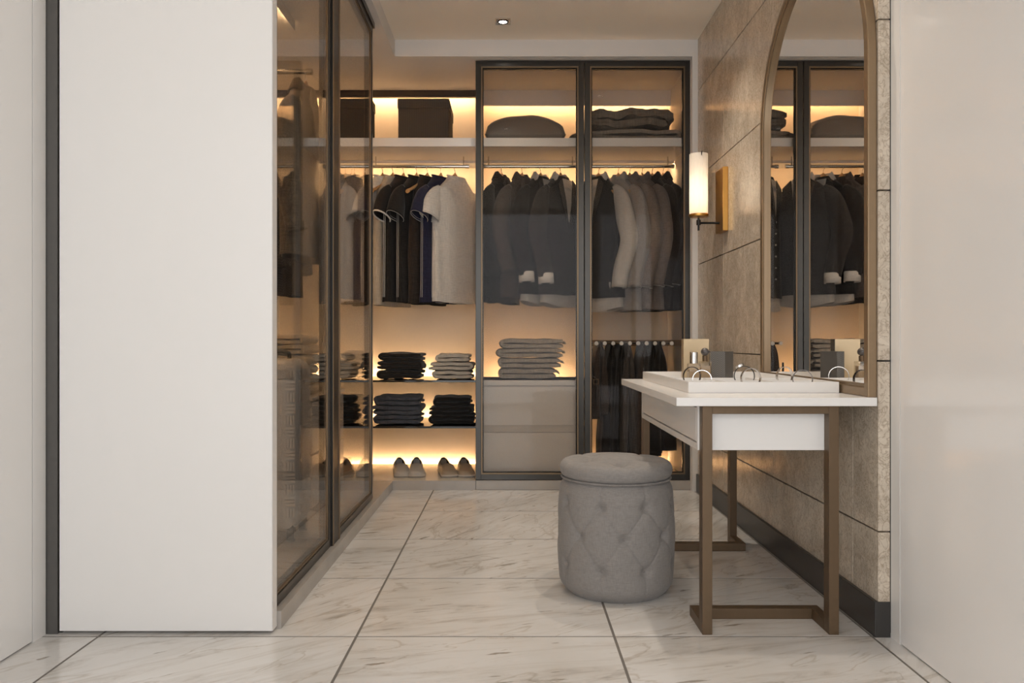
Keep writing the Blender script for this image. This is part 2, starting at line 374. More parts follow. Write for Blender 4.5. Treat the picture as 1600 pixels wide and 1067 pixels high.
def lerp_tab(tab, z):
    for i in range(len(tab) - 1):
        if tab[i][0] >= z >= tab[i + 1][0]:
            t = (tab[i][0] - z) / (tab[i][0] - tab[i + 1][0] + 1e-9); t = t * t * (3 - 2 * t) if False else t
            return [tab[i][k] + (tab[i + 1][k] - tab[i][k]) * t for k in range(1, len(tab[i]))]
    return list(tab[-1][1:]) if z < tab[-1][0] else list(tab[0][1:])

# ------------------------------------------------------------------ room shell
ZC = 2.757; ZS = 2.655           # ceiling, soffit underside
XW = 1.133                       # stone face
YD = 4.86; YB = 5.55             # back door plane, wardrobe back
XP = 1.171                       # right gloss panel
XL = -1.456                      # left gloss wall
PZ = 0.057                       # plinth top
XG = -0.758                      # left glass plane
floor = struct(B(-1.75, 1.35, -1.3, 5.65, -.08, -.0010).build('floor', M['grout']), 'recessed grout bed under the pale marble tiles')
gx = [-1.75, -1.283, -.483, .317, 1.117, 1.35]; gy = [4.848 - .6 * k - (0.0 if k == 0 else .008) for k in range(0, 11)]
rnd = random.Random(3)
for i in range(len(gx) - 1):
    for j in range(len(gy) - 1):
        g = .0042
        y1, y0 = gy[j], gy[j + 1]; x0, x1 = gx[i], gx[i + 1]
        c = ((x0 + x1) / 2, (y0 + y1) / 2, 0)
        mb = B(x0 + g, x1 - g, y0 + g, y1 - g, -.012, 0)
        me = mb.mesh('floor_tile', c)
        o = bpy.data.objects.new('floor_tile', me); me.materials.append(M['marble']); COL.objects.link(o); o.parent = floor
        o.location = Vector(c) - ROOT[floor]
struct(B(-.715, 1.3, -1.3, 4.8, ZC, ZC + .08).build('ceiling', M['ceiling']))
mb = B(-1.75, 1.3, 4.8, 5.65, ZS, ZC + .08); mb.box(-1.75, -.715, 2.505, 4.8, ZS, ZC + .08)
struct(mb.build('trim_1', M['soffit']), 'dropped soffit above the wardrobes')
struct(B(-1.75, -.715, -1.3, 2.505, ZC, ZC + .08).build('ceiling_left', M['ceiling']))
struct(B(1.100, XW + .1, 4.8, 4.86, 0, ZS).build('trim_2', M['soffit']), 'narrow pale upright beside the stone wall')
# right wall with stone slabs
wr = struct(B(1.150, 1.30, 2.47, 5.65, 0, ZC).build('wall_right', M['stonegrout']), 'wall clad in beige stone slabs')
wy = [2.434, 2.614, 3.4145, 4.215, 4.798]; wz = [.0, .326, .855, 1.383, 1.912, 2.441, ZC]
for i in range(4):
    for j in range(6):
        g = .0024
        xo = 0.0005 * rnd.random()
        y0 = wy[i] + (g if i else 0); y1 = wy[i + 1] - g; z0 = wz[j] + g; z1 = wz[j + 1] - (g if j < 5 else 0)
        c = (XW, (y0 + y1) / 2, (z0 + z1) / 2)
        mb = B(XW + xo, XP - .001, y0, y1, z0, z1)
        me = mb.mesh('wall_tile', c); me.materials.append(M['stone'])
        o = bpy.data.objects.new('wall_tile', me); COL.objects.link(o); o.parent = wr; o.location = Vector(c) - ROOT[wr]
        md = o.modifiers.new('edge', 'BEVEL'); md.width = .001; md.segments = 1
mb = B(1.121, XP - .001, 2.430, 4.79, 0, .110)
bb = struct(mb.build('baseboard_right', M['base'], bevel=.002))
struct(B(-1.75, 1.3, 5.58, 5.66, 0, ZC).build('wall_back', M['wallpaint']))
struct(B(-1.75, -1.66, 2.5, 5.6, 0, ZC).build('wall_left_closet', M['wallpaint']))
# near right gloss panel
d2 = struct(B(XP, XP + .05, -1.2, 2.372, .004, ZC - .002).build('door_2', M['lacquer_gloss'], bevel=.002), 'tall glossy off-white panel on the near right')
struct(B(XP - .0008, XP + .05, 2.374, 2.4295, .0, ZC).build('trim_3', M['lacquer']), 'narrow upright closing the glossy right panel')
# near left: gloss wall panel with a bar handle, narrow upright, dark jamb
d1 = struct(B(XL - .05, XL, -1.2, 1.455, .004, ZC - .002).build('door_1', M['lacquer'], bevel=.002), 'glossy white door with bar handle on the near left')
hb = MB(); hb.cyl((XL + .055, 1.66 - .28, .83), (XL + .055, 1.66 - .28, 1.33), .012, 14)
for zz in (.92, 1.24): hb.cyl((XL, 1.38, zz), (XL + .055, 1.38, zz), .008, 12)
hb.build('handle', M['chrome'], d1, smooth=40)
struct(B(XL - .05, XL, 1.460, 2.388, .004, ZC - .002).build('wall_left', M['lacquer'], bevel=.002), 'glossy white wall panel on the near left')
struct(B(XL - .05, XL, 2.391, 2.456, .0, ZC).build('trim_4', M['lacquer']), 'narrow pale upright on the left')
struct(B(-1.60, -1.4215, 2.460, 2.52, 0, ZC).build('trim_5', M['jamb']), 'dark grey metal jamb beside the white end panel')
struct(B(-1.425, -1.415, 2.475, 2.52, 0, ZC).build('trim_6', M['gap']), 'black strip painting the shade of a narrow gap')  # solid dark strip, its colour stands for the shade in the gap
# wall behind the camera with a wide window
mb = B(-1.5, -1.43, -1.3, -1.2, 0, ZC); mb.box(1.15, 1.22, -1.3, -1.2, 0, ZC); mb.box(-1.43, 1.15, -1.3, -1.2, 2.71, ZC); mb.box(-1.43, 1.15, -1.3, -1.2, 0, .03)
struct(mb.build('wall_near', M['wallpaint']))
mb = B(-1.43, -1.39, -1.29, -1.21, .03, 2.71); mb.box(1.11, 1.15, -1.29, -1.21, .03, 2.71); mb.box(-1.39, 1.11, -1.29, -1.21, 2.67, 2.71); mb.box(-1.39, 1.11, -1.29, -1.21, .03, .07)
struct(mb.build('window_1', M['lacquer']))

# ------------------------------------------------------------------ ceiling spotlights, those out of view added for extra light
def spot(x, y, label, energy=20):
    t = thing('ceiling_spotlight', label, 'ceiling light', (x, y, ZC), 'recessed square spotlights')
    a = .043; mb = MB()
    for (x0, x1, y0, y1) in ((-a, a, -a, -.032), (-a, a, .032, a), (-a, -.032, -.032, .032), (.032, a, -.032, .032)):
        mb.box(x + x0, x + x1, y + y0, y + y1, ZC - .005, ZC)
    mb.build('bezel', M['steel'], t)
    mb = MB(); mb.tube([(x + .027 * math.cos(2 * PI * k / 32), y + .027 * math.sin(2 * PI * k / 32), ZC - .004) for k in range(32)], .005, 8, closed=True)
    mb.build('ring', M['darksteel'], t, smooth=60)
    mb = MB(); mb.lathe((x, y, ZC - .005), [(.0245, 0), (.0245, .004)], 24)
    mb.build('lens', M['spot'], t)
    lt = bpy.data.lights.new('spot_beam', 'SPOT'); lt.energy = energy; lt.color = (1, .90, .77); lt.spot_size = 1.7; lt.spot_blend = .8; lt.shadow_soft_size = .03
    lo = bpy.data.objects.new('spot_beam', lt); COL.objects.link(lo); lo.location = (0, 0, -.012); lo.parent = t
spot(-.052, 2.95, 'added unseen spotlight above the middle of the aisle')  # added fixture out of view, brightens the aisle
spot(.66, 3.85, 'added unseen spotlight above the wall sconce', 54)  # added out of frame to light the stone wall
spot(.66, 2.75, 'added unseen spotlight above the vanity and mirror', 42)  # added above the frame for more light on vanity and wall
spot(-.052, 4.523, 'small square recessed spotlight in the ceiling before the glazed wardrobe')

# ------------------------------------------------------------------ wardrobe doors
def frame_bars(mb, ax, u0, u1, z0, z1, p0, p1, wd):
    """four bars of a frame; ax 'x': spans x (u) at depth y p0..p1; ax 'y': spans y (u) at x p0..p1"""
    for (a0, a1, b0, b1) in ((u0, u0 + wd, z0, z1), (u1 - wd, u1, z0, z1), (u0 + wd, u1 - wd, z1 - wd, z1), (u0 + wd, u1 - wd, z0, z0 + wd)):
        if ax == 'x': mb.box(a0, a1, p0, p1, b0, b1)
        else: mb.box(p0, p1, a0, a1, b0, b1)
def door(parent, ax, u0, u1, z0, z1, p0, depth, wd=.034):
    d = MB(); s = 1 if ax == 'x' else -1
    frame_bars(d, ax, u0, u1, z0, z1, p0, p0 + s * depth, wd)
    d = d.build('door', M['darkmetal'], parent, bevel=.0015)
    t = MB(); frame_bars(t, ax, u0 + wd, u1 - wd, z0 + wd, z1 - wd, p0 + s * .004, p0 + s * (depth - .002), .008)
    t.build('edge_trim', M['bronze'], d)
    t = MB(); frame_bars(t, ax, u0 + wd + .008, u1 - wd - .008, z0 + wd + .008, z1 - wd - .008, p0 + s * .016, p0 + s * (depth - .006), .006)
    t.build('gasket', M['blackmetal'], d)
    g = MB()
    a0, a1, b0, b1 = u0 + wd + .006, u1 - wd - .006, z0 + wd + .006, z1 - wd - .006
    if ax == 'x': g.box(a0, a1, p0 + .007, p0 + .012, b0, b1)
    else: g.box(p0 - .012, p0 - .007, a0, a1, b0, b1)
    g.build('glass', M['glass'], d)
    return d
LEDS = []
def led(parent, x0, x1, y0, y1, z, mat_='led'):
    o = B(x0, x1, y0, y1, z - .003, z + .003).build('led_strip', M[mat_], parent)
    return o
def rod(mb, x0, x1, y, z, r=.0105):
    mb.cyl((x0, y, z), (x1, y, z), r, 16)
    for x in (x0, x1): mb.cyl((x - .012, y, z), (x + .012, y, z), r + .003, 16)

# --- glazed double wardrobe (back right)
XA0, XA1, XB0, XB1 = -.225, .441, .453, 1.104
Z1 = 2.662
wd_ = thing('glazed_wardrobe', 'tall back wardrobe with two dark-framed glass doors beside the stone wall', 'wardrobe', (.44, 5.2, 0))
mb = B(XA0 + .002, XB1, 4.905, 5.515, .020, PZ); mb.build('floor_panel', M['carcass_floor'], wd_)
B(XA0 + .002, XB1, 4.852, 4.90, .0, PZ).build('plinth', M['plinth'], wd_)
B(XA0 + .002, 1.15, YB, YB + .02, 0, ZS).build('back_panel', M['backpanel'], wd_)
B(XA0 + .004, XA0 + .026, 4.908, YB, PZ, ZS).build('side_panel', M['carcass'], wd_)
B(1.100, 1.118, 4.908, YB, PZ, ZS).build('side_panel', M['carcass'], wd_)
B(XA0 + .026, 1.10, 4.925, YB, 2.137, 2.190).build('shelf', M['shelfwhite'], wd_, bevel=.001)
B(XA0 + .026, 1.10, 5.448, 5.462, 2.549, ZS).build('pelmet', M['carcass'], wd_)
led(wd_, XA0 + .05, 1.09, 5.472, 5.487, 2.625, 'led_cove')
led(wd_, XA0 + .05, 1.09, 5.33, 5.342, 2.133)
B(XA0 + .03, 1.098, 5.319, 5.324, 2.121, 2.138).build('led_lip', M['carcass'], wd_)  # added lip, shields the bright strip from the camera
led(wd_, .47, 1.09, 5.525, 5.54, PZ - .012, 'led_cove')
mb = MB(); rod(mb, XA0 + .04, .430, 5.2, 2.072)
mb.build('clothes_rail', M['chrome'], wd_, smooth=40)
mb = MB(); rod(mb, .50, 1.06, 5.2, 2.072); mb.build('clothes_rail', M['chrome'], wd_, smooth=40)
for x in (XA0 + .07, .40, .53, 1.03): MB().cyl((x, 5.2, 2.08), (x, 5.2, 2.137), .004, 8).build('rail_stud', M['chrome'], wd_, smooth=40)
door(wd_, 'x', XA0, XA1 + .004, PZ + .003, Z1 - .012, YD, .042)
door(wd_, 'x', XB0 - .004, XB1, PZ + .003, Z1 - .012, YD, .042)

# drawer chest inside the first glazed door
dc = thing('drawer_chest', 'two-drawer greige chest inside the glazed wardrobe under the folded towels', 'drawers', (.12, 5.2, PZ))
B(-.195, .452, 4.955, 5.40, PZ, .672).build('body', M['drawer'], dc)
B(-.197, .454, 4.940, 5.40, .638, .672).build('top', M['drawer'], dc, bevel=.002)
for (a, b_) in ((.388, .632), (.092, .342)):
    dr = B(-.195, .452, 4.938, 4.956, a, b_).build('drawer', M['drawer'], dc, bevel=.002)
    mb = MB(); mb.v = [(-.195, 4.938, a - .001), (.452, 4.938, a - .001), (.452, 4.952, a - .038), (-.195, 4.952, a - .038)]; mb.f = [(0, 1, 2, 3)]
    if a > .2:
        mb = MB(); mb.loft([[(x, 4.938, a), (x, 4.958, a), (x, 4.958, a - .044), (x, 4.950, a - .044)] for x in (-.195, .452)])
        mb.build('finger_groove', M['drawer'], dr)
led(dc, -.17, .43, 5.45, 5.465, .640, 'led_cove')

# --- open wardrobe bay (back left)
ob = thing('open_wardrobe', 'open back wardrobe bay with glowing back panel, clothes rail and smoked shelves', 'wardrobe', (-.9, 5.2, 0))
B(-1.655, XA0, 4.852, 5.515, .020, PZ).build('floor_panel', M['carcass_floor'], ob)
B(-.735, XA0, 4.845, 4.852, .0, PZ).build('plinth', M['plinth'], ob)
B(-1.655, XA0, YB, YB + .02, 0, ZS).build('back_panel', M['backpanel'], ob)
B(-1.655, -1.64, 4.3, YB, PZ, ZS).build('side_panel', M['carcass'], ob)
B(-1.64, XA0 + .002, 4.925, YB, 2.137, 2.190).build('shelf', M['shelfwhite'], ob, bevel=.001)
B(-1.64, XA0 + .002, 5.445, 5.47, 2.606, ZS).build('pelmet', M['darkmetal'], ob)  # dark finish paints in the unlit look of this pelmet
led(ob, -1.62, XA0 - .03, 5.482, 5.497, 2.64, 'led_cove')
led(ob, -1.62, XA0 - .03, 5.33, 5.342, 2.133)
B(-1.63, XA0 - .002, 5.319, 5.324, 2.121, 2.138).build('led_lip', M['carcass'], ob)  # added lip so the strip is not seen directly
for z in (.673, .385):
    B(-1.64, XA0 + .002, 4.915, 5.495, z - .012, z).build('smoked_shelf', M['darkglass'], ob, bevel=.001)
for z in (.673, .385):
    B(-1.64, XA0 + .002, 5.495, 5.500, z - .030, z - .001).build('led_channel', M['darkmetal'], ob)
    led(ob, -1.60, XA0 - .03, 5.502, 5.514, z - .016, 'led' if z > .5 else 'led_soft')
    B(-1.64, XA0 + .002, 5.500, 5.549, z - .030, z - .026).build('led_channel', M['darkmetal'], ob)  # added plate, stops the strip's light from spilling downward
led(ob, -1.62, XA0 - .03, 5.525, 5.54, PZ - .012, 'led_soft')
mb = MB(); rod(mb, -1.60, -.295, 5.2, 2.072); mb.build('clothes_rail', M['chrome'], ob, smooth=40)
for x in (-1.5, -.9, -.32): MB().cyl((x, 5.2, 2.08), (x, 5.2, 2.137), .004, 8).build('rail_stud', M['chrome'], ob, smooth=40)

# --- left glazed wardrobe with white end panel
lw = thing('side_wardrobe', 'left wardrobe with white end panel and two sliding dark-framed glass doors', 'wardrobe', (-1.1, 3.4, 0))
B(-1.4145, -.750, 2.458, 2.505, .010, ZC - .002).build('end_panel', M['lacquer'], lw, bevel=.001)['label'] = 'wide glossy white end panel'
B(-.7495, -.7485, 2.459, 2.504, .010, ZS).build('panel_edge', M['shelfwhite'], lw)
B(-1.655, -.735, 2.505, 4.845, .0, PZ).build('plinth', M['plinth'], lw)
B(-1.655, -1.64, 2.505, 4.3, PZ, ZS).build('back_panel', M['backpanel'], lw)
led(lw, -1.60, -1.588, 2.6, 4.3, 2.6)
led(lw, -1.20, -1.185, 2.6, 4.25, 2.635, 'led_cove')
B(-1.182, -1.178, 2.58, 4.27, 2.60, ZS).build('led_lip', M['carcass'], lw)  # added lip hiding the ceiling strip from the aisle

B(-.82, -.75, 2.505, 4.30, 2.625, ZS).build('track', M['darkmetal'], lw)
B(-.81, -.752, 3.298, 3.43, PZ, 2.625).build('post', M['blackmetal'], lw, bevel=.001)
mb = MB(); mb.box(-.752, -.749, 3.300, 3.312, PZ, 2.625); mb.box(-.752, -.749, 3.416, 3.428, PZ, 2.625); mb.build('post_trim', M['bronze'], lw)
door(lw, 'y', 2.507, 3.296, PZ + .003, 2.624, XG, .042)
door(lw, 'y', 3.432, 4.285, PZ + .003, 2.624, XG, .042)
mb = MB(); rod(mb, -1.62, -.86, 3.34, 2.06); mb.build('clothes_rail', M['chrome'], lw, smooth=40)

# --- drawer unit behind the left glass
du = thing('low_drawer_unit', 'low grey drawer unit behind the left glass doors under cream towels', 'drawers', (-1.2, 4.3, PZ))
B(-1.42, -1.03, 3.97, 4.72, PZ, .615).build('body', M['drawer'], du)
B(-1.425, -1.005, 3.96, 4.73, .615, .632).build('top', M['drawer'], du, bevel=.001)
for (a, b_) in ((.345, .605), (.07, .335)):
    B(-1.03, -1.01, 3.975, 4.715, a, b_).build('drawer', M['drawer'], du, bevel=.002)

# ------------------------------------------------------------------ hangers and garments
def hanger_mesh(t, half=.165):
    mb = MB(); rings = []
    n = 17
    for i in range(n):
        s = -1 + 2 * i / (n - 1); u = s * half; a = abs(s)
        z = -.030 - .105 * a ** 1.1 + .030 * math.exp(-(a / .22) ** 2)
        hh = .011 + .012 * (1 - a) ** 2 if a < .93 else .014
        vv = .009 + .004 * a + (.003 if a > .85 else 0)
        y = .018 * a * a
        rings.append([(u, y + vv * math.cos(2 * PI * k / 10), z + hh * math.sin(2 * PI * k / 10)) for k in range(10)])
    mb.loft(rings)
    mb.build('arms', M['wood'], t, smooth=50)
    hk = MB(); pts = [(0, 0, .012), (0, 0, .03)]
    for k in range(9):
        a = -PI / 2 + k * (1.35 * PI / 8)
        pts.append((.0, 0, 0))
        pts[-1] = (-.012 * math.cos(a) * .9, 0, .055 + .0155 * math.sin(a)) if k else (-.004, 0, .04)
    hk.tube(pts, .0018, 6)
    hk.build('hook', M['steel'], t, smooth=60)
_first_hanger = None
def hanger(x, y, z, th, label, group):
    global _first_hanger
    if _first_hanger is None:
        t = local(thing('clothes_hanger', label, 'hanger', (0, 0, 0), group)); hanger_mesh(t); _first_hanger = t
    else:
        t = copy_tree(_first_hanger); t['label'] = label; t['group'] = group
    t.location = (x, y, z); t.rotation_euler = (0, 0, th)
    return t
def body_loft(tab, L, n=40, seed=0, fold=.007, nz=26, z0=0.0, e=.75):
    rings = []
    for i in range(nz):
        f = i / (nz - 1); z = z0 - (L + z0) * (f ** 1.35) if z0 <= 0 else z0
        w_, t_ = lerp_tab(tab, z); r = sel(n, e, w_, t_)
        ring = []
        for k, (a, b_) in enumerate(r):
            ph = 2 * PI * k / n
            amp = fold * min(1, max(0, (-z - .06) / .3))
            d = math.sin(3 * a / .05 + seed * 1.7 + 2.2 * z) * amp + noise.noise((a * 9, b_ * 14 + seed, z * 5)) * amp * 1.2
            ring.append((a, b_ + (d if b_ > 0 else d * .7), z + (noise.noise((a * 7, seed, 4)) * .008 if i == nz - 1 else 0)))
        rings.append(ring)
    return rings
def sleeve_rings(path, n=16):
    """path rows: u, v, z, half thickness (v), half width (in the u-z plane)"""
    rings = []
    for i, (u, v, z, hv, hw) in enumerate(path):
        a = path[max(i - 1, 0)]; b_ = path[min(i + 1, len(path) - 1)]
        t = Vector((b_[0] - a[0], b_[1] - a[1], b_[2] - a[2])).normalized()
        nrm = Vector((0, 1, 0)); nrm = (nrm - t * nrm.dot(t)).normalized(); side = t.cross(nrm)
        rings.append([Vector((u, v, z)) + nrm * (hv * s_) + side * (hw * c_) for c_, s_ in [(math.cos(2 * PI * k / n), math.sin(2 * PI * k / n)) for k in range(n)]])
    return rings
def dense(path, m=4):
    out = []
    P = [Vector((*p[:3],)) for p in path]
    for i in range(len(path) - 1):
        for k in range(m):
            t = k / m
            p0 = path[max(i - 1, 0)]; p1 = path[i]; p2 = path[i + 1]; p3 = path[min(i + 2, len(path) - 1)]
            out.append(tuple(.5 * ((2 * p1[q]) + (-p0[q] + p2[q]) * t + (2 * p0[q] - 5 * p1[q] + 4 * p2[q] - p3[q]) * t * t + (-p0[q] + 3 * p1[q] - 3 * p2[q] + p3[q]) * t ** 3) for q in range(len(p1))))
    out.append(tuple(path[-1]))
    return out
TEE = [(0, .068, .040), (-.022, .082, .045), (-.058, .125, .044), (-.105, .180, .040), (-.155, .205, .040), (-.23, .212, .040), (-.45, .214, .042), (-1.2, .222, .046)]
TANK = [(0, .075, .036), (-.05, .105, .036), (-.09, .150, .036), (-.16, .165, .038), (-.25, .195, .040), (-.5, .2, .042), (-1.2, .21, .045)]
JKT = [(0, .060, .045), (-.025, .080, .050), (-.065, .130, .047), (-.115, .185, .042), (-.17, .213, .044), (-.3, .212, .056), (-.45, .205, .058), (-.9, .235, .062), (-1.2, .25, .066)]
def place(t, px, z, th, y=5.2):
    t.location = ((px - 800) * y / 1229, y, z); t.rotation_euler = (0, 0, th)
def stitch(mb, tab, u_sign, L, off, seed=0):
    pts = []
    for i in range(14):
        z = -.24 - (L - .27) * i / 13
        w_, t_ = lerp_tab(tab, z); pts.append((u_sign * (w_ + .0012), off, z))
    mb.tube(pts, .0016, 4)
def tee(name, label, px, th, m, L=.83, trim=None, st=None, sleeves=True, front=-1, group='clothes on the open bay rail', seed=0, y=5.2):
    t = local(thing(name, label, 'shirt', (0, 0, 0), group))
    tab = TEE if sleeves else TANK
    mb = MB(); mb.loft(body_loft(tab, L, seed=seed), False, False); mb.build('body', M[m], t, smooth=70)
    nk = MB(); ring = []
    for k in range(24):
        a = 2 * PI * k / 24; ring.append((.072 * math.cos(a), .041 * math.sin(a), .002 + front * -.012 * math.sin(a)))
    nk.tube(ring, .0065, 8, closed=True); nk.build('collar', M[m], t, smooth=70)
    if sleeves:
        for s in (-1, 1):
            q = 1 if s < 0 else 1
            path = dense([(s * .145, 0, -.095, .014, .030), (s * .192, 0, -.152, .025, .060), (s * .232, front * .006, -.222, .035, .074), (s * .260, front * .012, -.292, .042, .078)])
            mb = MB(); mb.loft(sleeve_rings(path), False, False); sl = mb.build('sleeve', M[m], t, smooth=70, solid=.003)
            if trim or st:
                r = sleeve_rings(path)
                cm = MB(); cm.tube(r[-1], .0055 if trim else .002, 6, closed=True)
                if not trim: cm.tube(r[-2], .0016, 5, closed=True)
                cm.build('sleeve_trim', M[trim or st], sl, smooth=70)
    if st:
        for s in (-1, 1):
            for off in (.005, -.006):
                sm = MB(); stitch(sm, tab, s, L, off); sm.build('seam_stitching', M[st], t)
    place(t, px, 1.997, th, y)
    return t
def jacket(name, label, px, th, m, L=.83, shirt=None, cuff=None, front=-1, bend=1.0, slen=.66, group='jackets behind the first glass door', y=5.2, cat='jacket', tails=0.0, seed=0, stx=None, vest=False, sleeve_m=None, z=1.997, lapel=True, buttons=None, swing=.0):
    t = local(thing(name, label, cat, (0, 0, 0), group))
    mb = MB(); mb.loft(body_loft(JKT, L, seed=seed, fold=.006), False, False); mb.build('body', M[m], t, smooth=70)
    sm_ = sleeve_m or m
    for s in (-1, 1):
        k = slen / .66
        sw = swing if s < 0 else 0
        path = dense([(s * .142, 0, -.090, .016, .028), (s * .202, 0, -.160, .033, .056), (s * (.240 + .01 * bend), front * .006, -.28 * k, .046, .066), (s * (.248 + .03 * bend), front * .014 + sw * .5, -.40 * k, .048, .064), (s * .245, front * .030 + sw, -.55 * k, .044, .056), (s * .232, front * .045 + sw, -slen, .040, .050)])
        mb = MB(); mb.loft(sleeve_rings(path, 18), False, False); sl = mb.build('sleeve', M[sm_], t, smooth=70, solid=.003)
        r = sleeve_rings(path, 18)
        if cuff:
            p2 = [path[-1], (path[-1][0], path[-1][1] + front * .004, -slen - .045, .045, .049)]
            p2[0] = (*p2[0][:2], -slen + .02, .044, .048)
            cf = MB(); cf.loft(sleeve_rings(p2, 18), False, False); cf.build('cuff', M[cuff], sl, smooth=70, solid=.004)
        if stx:
            cm = MB(); cm.tube(r[-1], .0018, 5, closed=True); cm.tube(r[-6], .0014, 5, closed=True); cm.tube(r[3], .0016, 5, closed=True); cm.build('sleeve_stitching', M[stx], sl, smooth=70)
    # collar standing round the neck and folded down
    cm = shirt or m
    cl = MB(); ringa = []; ringb = []; ringc = []
    for k in range(28):
        a = 2 * PI * k / 28
        cx, cy = math.cos(a), math.sin(a)
        fr = max(0, cy * front)
        ringa.append((.064 * cx, .046 * cy, -.02 - .05 * fr)); ringb.append((.060 * cx, .044 * cy, .030 - .055 * fr)); ringc.append((.083 * cx * (1 + .35 * fr), .062 * cy, -.018 - .07 * fr))
    cl.loft([ringa, ringb, ringc], False, False); cl.build('collar', M[cm], t, smooth=60, solid=.003)
    v = front
    if shirt:
        sf = MB()
        sf.v = [(-.055, v * .050, -.02), (.055, v * .050, -.02), (.03, v * .062, -.17), (0, v * .066, -.30), (-.03, v * .062, -.17), (0, v * .058, -.10)]
        sf.f = [(0, 5, 4), (0, 1, 5), (1, 2, 5), (4, 5, 2), (4, 2, 3)]
        sf.build('shirt_front', M[shirt], t, solid=.004)
    if lapel:
        for s in (-1, 1):
            lp = MB()
            lp.v = [(s * .058, v * .052, -.015), (s * .115, v * .064, -.065), (s * .105, v * .072, -.13), (s * .012, v * .072, -.34), (s * .03, v * .068, -.17)]
            lp.f = [(0, 1, 4), (1, 2, 4), (2, 3, 4)]
            lp.build('lapel', M[m], t, solid=.004)
    if buttons:
        bt = MB()
        for k in range(6): bt.sphere((0, v * .068, -.30 - .075 * k), .006, 8, 6)
        bt.build('button_row', M[buttons], t, smooth=60)
    if tails:
        tl = MB(); tb = [(0, .19, .050), (-.4, .2, .05), (-1.2, .225, .056)]
        rings = []
        for i in range(6):
            zz = -L + .10 - (.10 + tails) * i / 5
            w_, t_ = lerp_tab(tb, zz); rr = sel(40, .75, w_, t_)
            rings.append([(a, b_, zz + (-.03 * (1 - (a / w_) ** 2) + .02 if i == 5 else 0)) for a, b_ in rr])
        tl.loft(rings, False, False); tl.build('shirt_tail', M['shirt_light'], t, smooth=70)
    place(t, px, z, th, y)
    return t
R = math.radians
# open bay, from left to right
bay = 'wooden hangers on the open bay rail'
BAYG = 'T-shirts and tops on the open bay rail'
for px, th, lab in ((598, 66, 'wooden hanger holding the white T-shirt at the left of the open rail'), (614, 64, 'wooden hanger holding the beige sleeveless top'),
                    (630.5, 64, 'wooden hanger holding the black T-shirt with white sleeve edges'), (651, 63, 'wooden hanger holding the black T-shirt with grey stitching'),
                    (668, 64, 'wooden hanger holding the dark brown sleeveless top'), (689, 62, 'wooden hanger holding the navy T-shirt'), (711, 50, 'wooden hanger holding the pale grey T-shirt at the rail end')):
    hg = hanger((px - 800) * 5.2 / 1229, 5.2, 2.010, R(th), lab, bay)
    if 'sleeveless' in lab: hg.scale = (1.27, 1, 1)
tee('t_shirt', 'white crew-neck T-shirt at the left end of the open rail', 597, R(66), 'white_jersey', st='stitch_grey', seed=1)
tee('sleeveless_top', 'beige sleeveless top between the white and black T-shirts', 613, R(64), 'beige_jersey', sleeves=False, L=.85, seed=2)
tee('t_shirt', 'black T-shirt with broad white sleeve edges on the open rail', 630, R(64), 'black_jersey', trim='stitch_white', st='stitch_white', seed=3)
tee('t_shirt', 'black T-shirt with thin grey double stitching on the open rail', 651, R(63), 'black_jersey', st='stitch_grey', seed=4)
tee('sleeveless_top', 'dark brown sleeveless top beside the navy T-shirt', 668, R(64), 'espresso_jersey', sleeves=False, L=.84, seed=5)
tee('t_shirt', 'navy T-shirt with pale double stitching on the open rail', 688, R(62), 'navy_jersey', st='stitch_grey', seed=6)
tee('t_shirt', 'pale grey T-shirt at the right end of the open rail', 713, R(50), 'pale_grey_jersey', st='stitch_white', seed=7)
# bay clothes seen through the left glass doors
for px, th, lab in ((448, 80, 'wooden hanger holding the long herringbone coat'), (525, 76, 'wooden hanger holding the white shirt behind the left glass'), (540, 76, 'wooden hanger holding the black jacket behind the left glass'), (554, 76, 'wooden hanger holding the grey top behind the left glass')):
    hanger((px - 800) * 5.2 / 1229, 5.2, 2.010, R(th), lab, 'wooden hangers behind the left glass')
jacket('wool_coat', 'dark herringbone coat seen through the first left glass door', 448, R(84), 'herring', L=.78, lapel=True, slen=.62, group='clothes behind the left glass', cat='coat', seed=3)
tee('t_shirt', 'white short-sleeved shirt seen through the second left glass door', 522, R(76), 'white_jersey', L=.56, group='clothes behind the left glass', seed=9)
jacket('knit_jacket', 'black long-sleeved jacket seen through the second left glass door', 538, R(70), 'charcoal_suit', L=.55, slen=.56, lapel=False, group='clothes behind the left glass', seed=4)
tee('sleeveless_top', 'grey sleeveless top seen through the second left glass door', 554, R(74), 'shirt_grey', L=.80, sleeves=False, group='clothes behind the left glass', seed=11)
h = hanger(-.875, 3.34, 2.0, R(88), 'wooden hanger holding the brown jacket in the side wardrobe', 'wooden hangers behind the left glass')
jacket('wool_jacket', 'brown wool jacket hanging just behind the first left glass door', 0, R(88), 'brown_wool', L=.72, slen=.63, group='clothes behind the left glass', seed=5, z=1.985).location = (-.885, 3.34, 1.985)
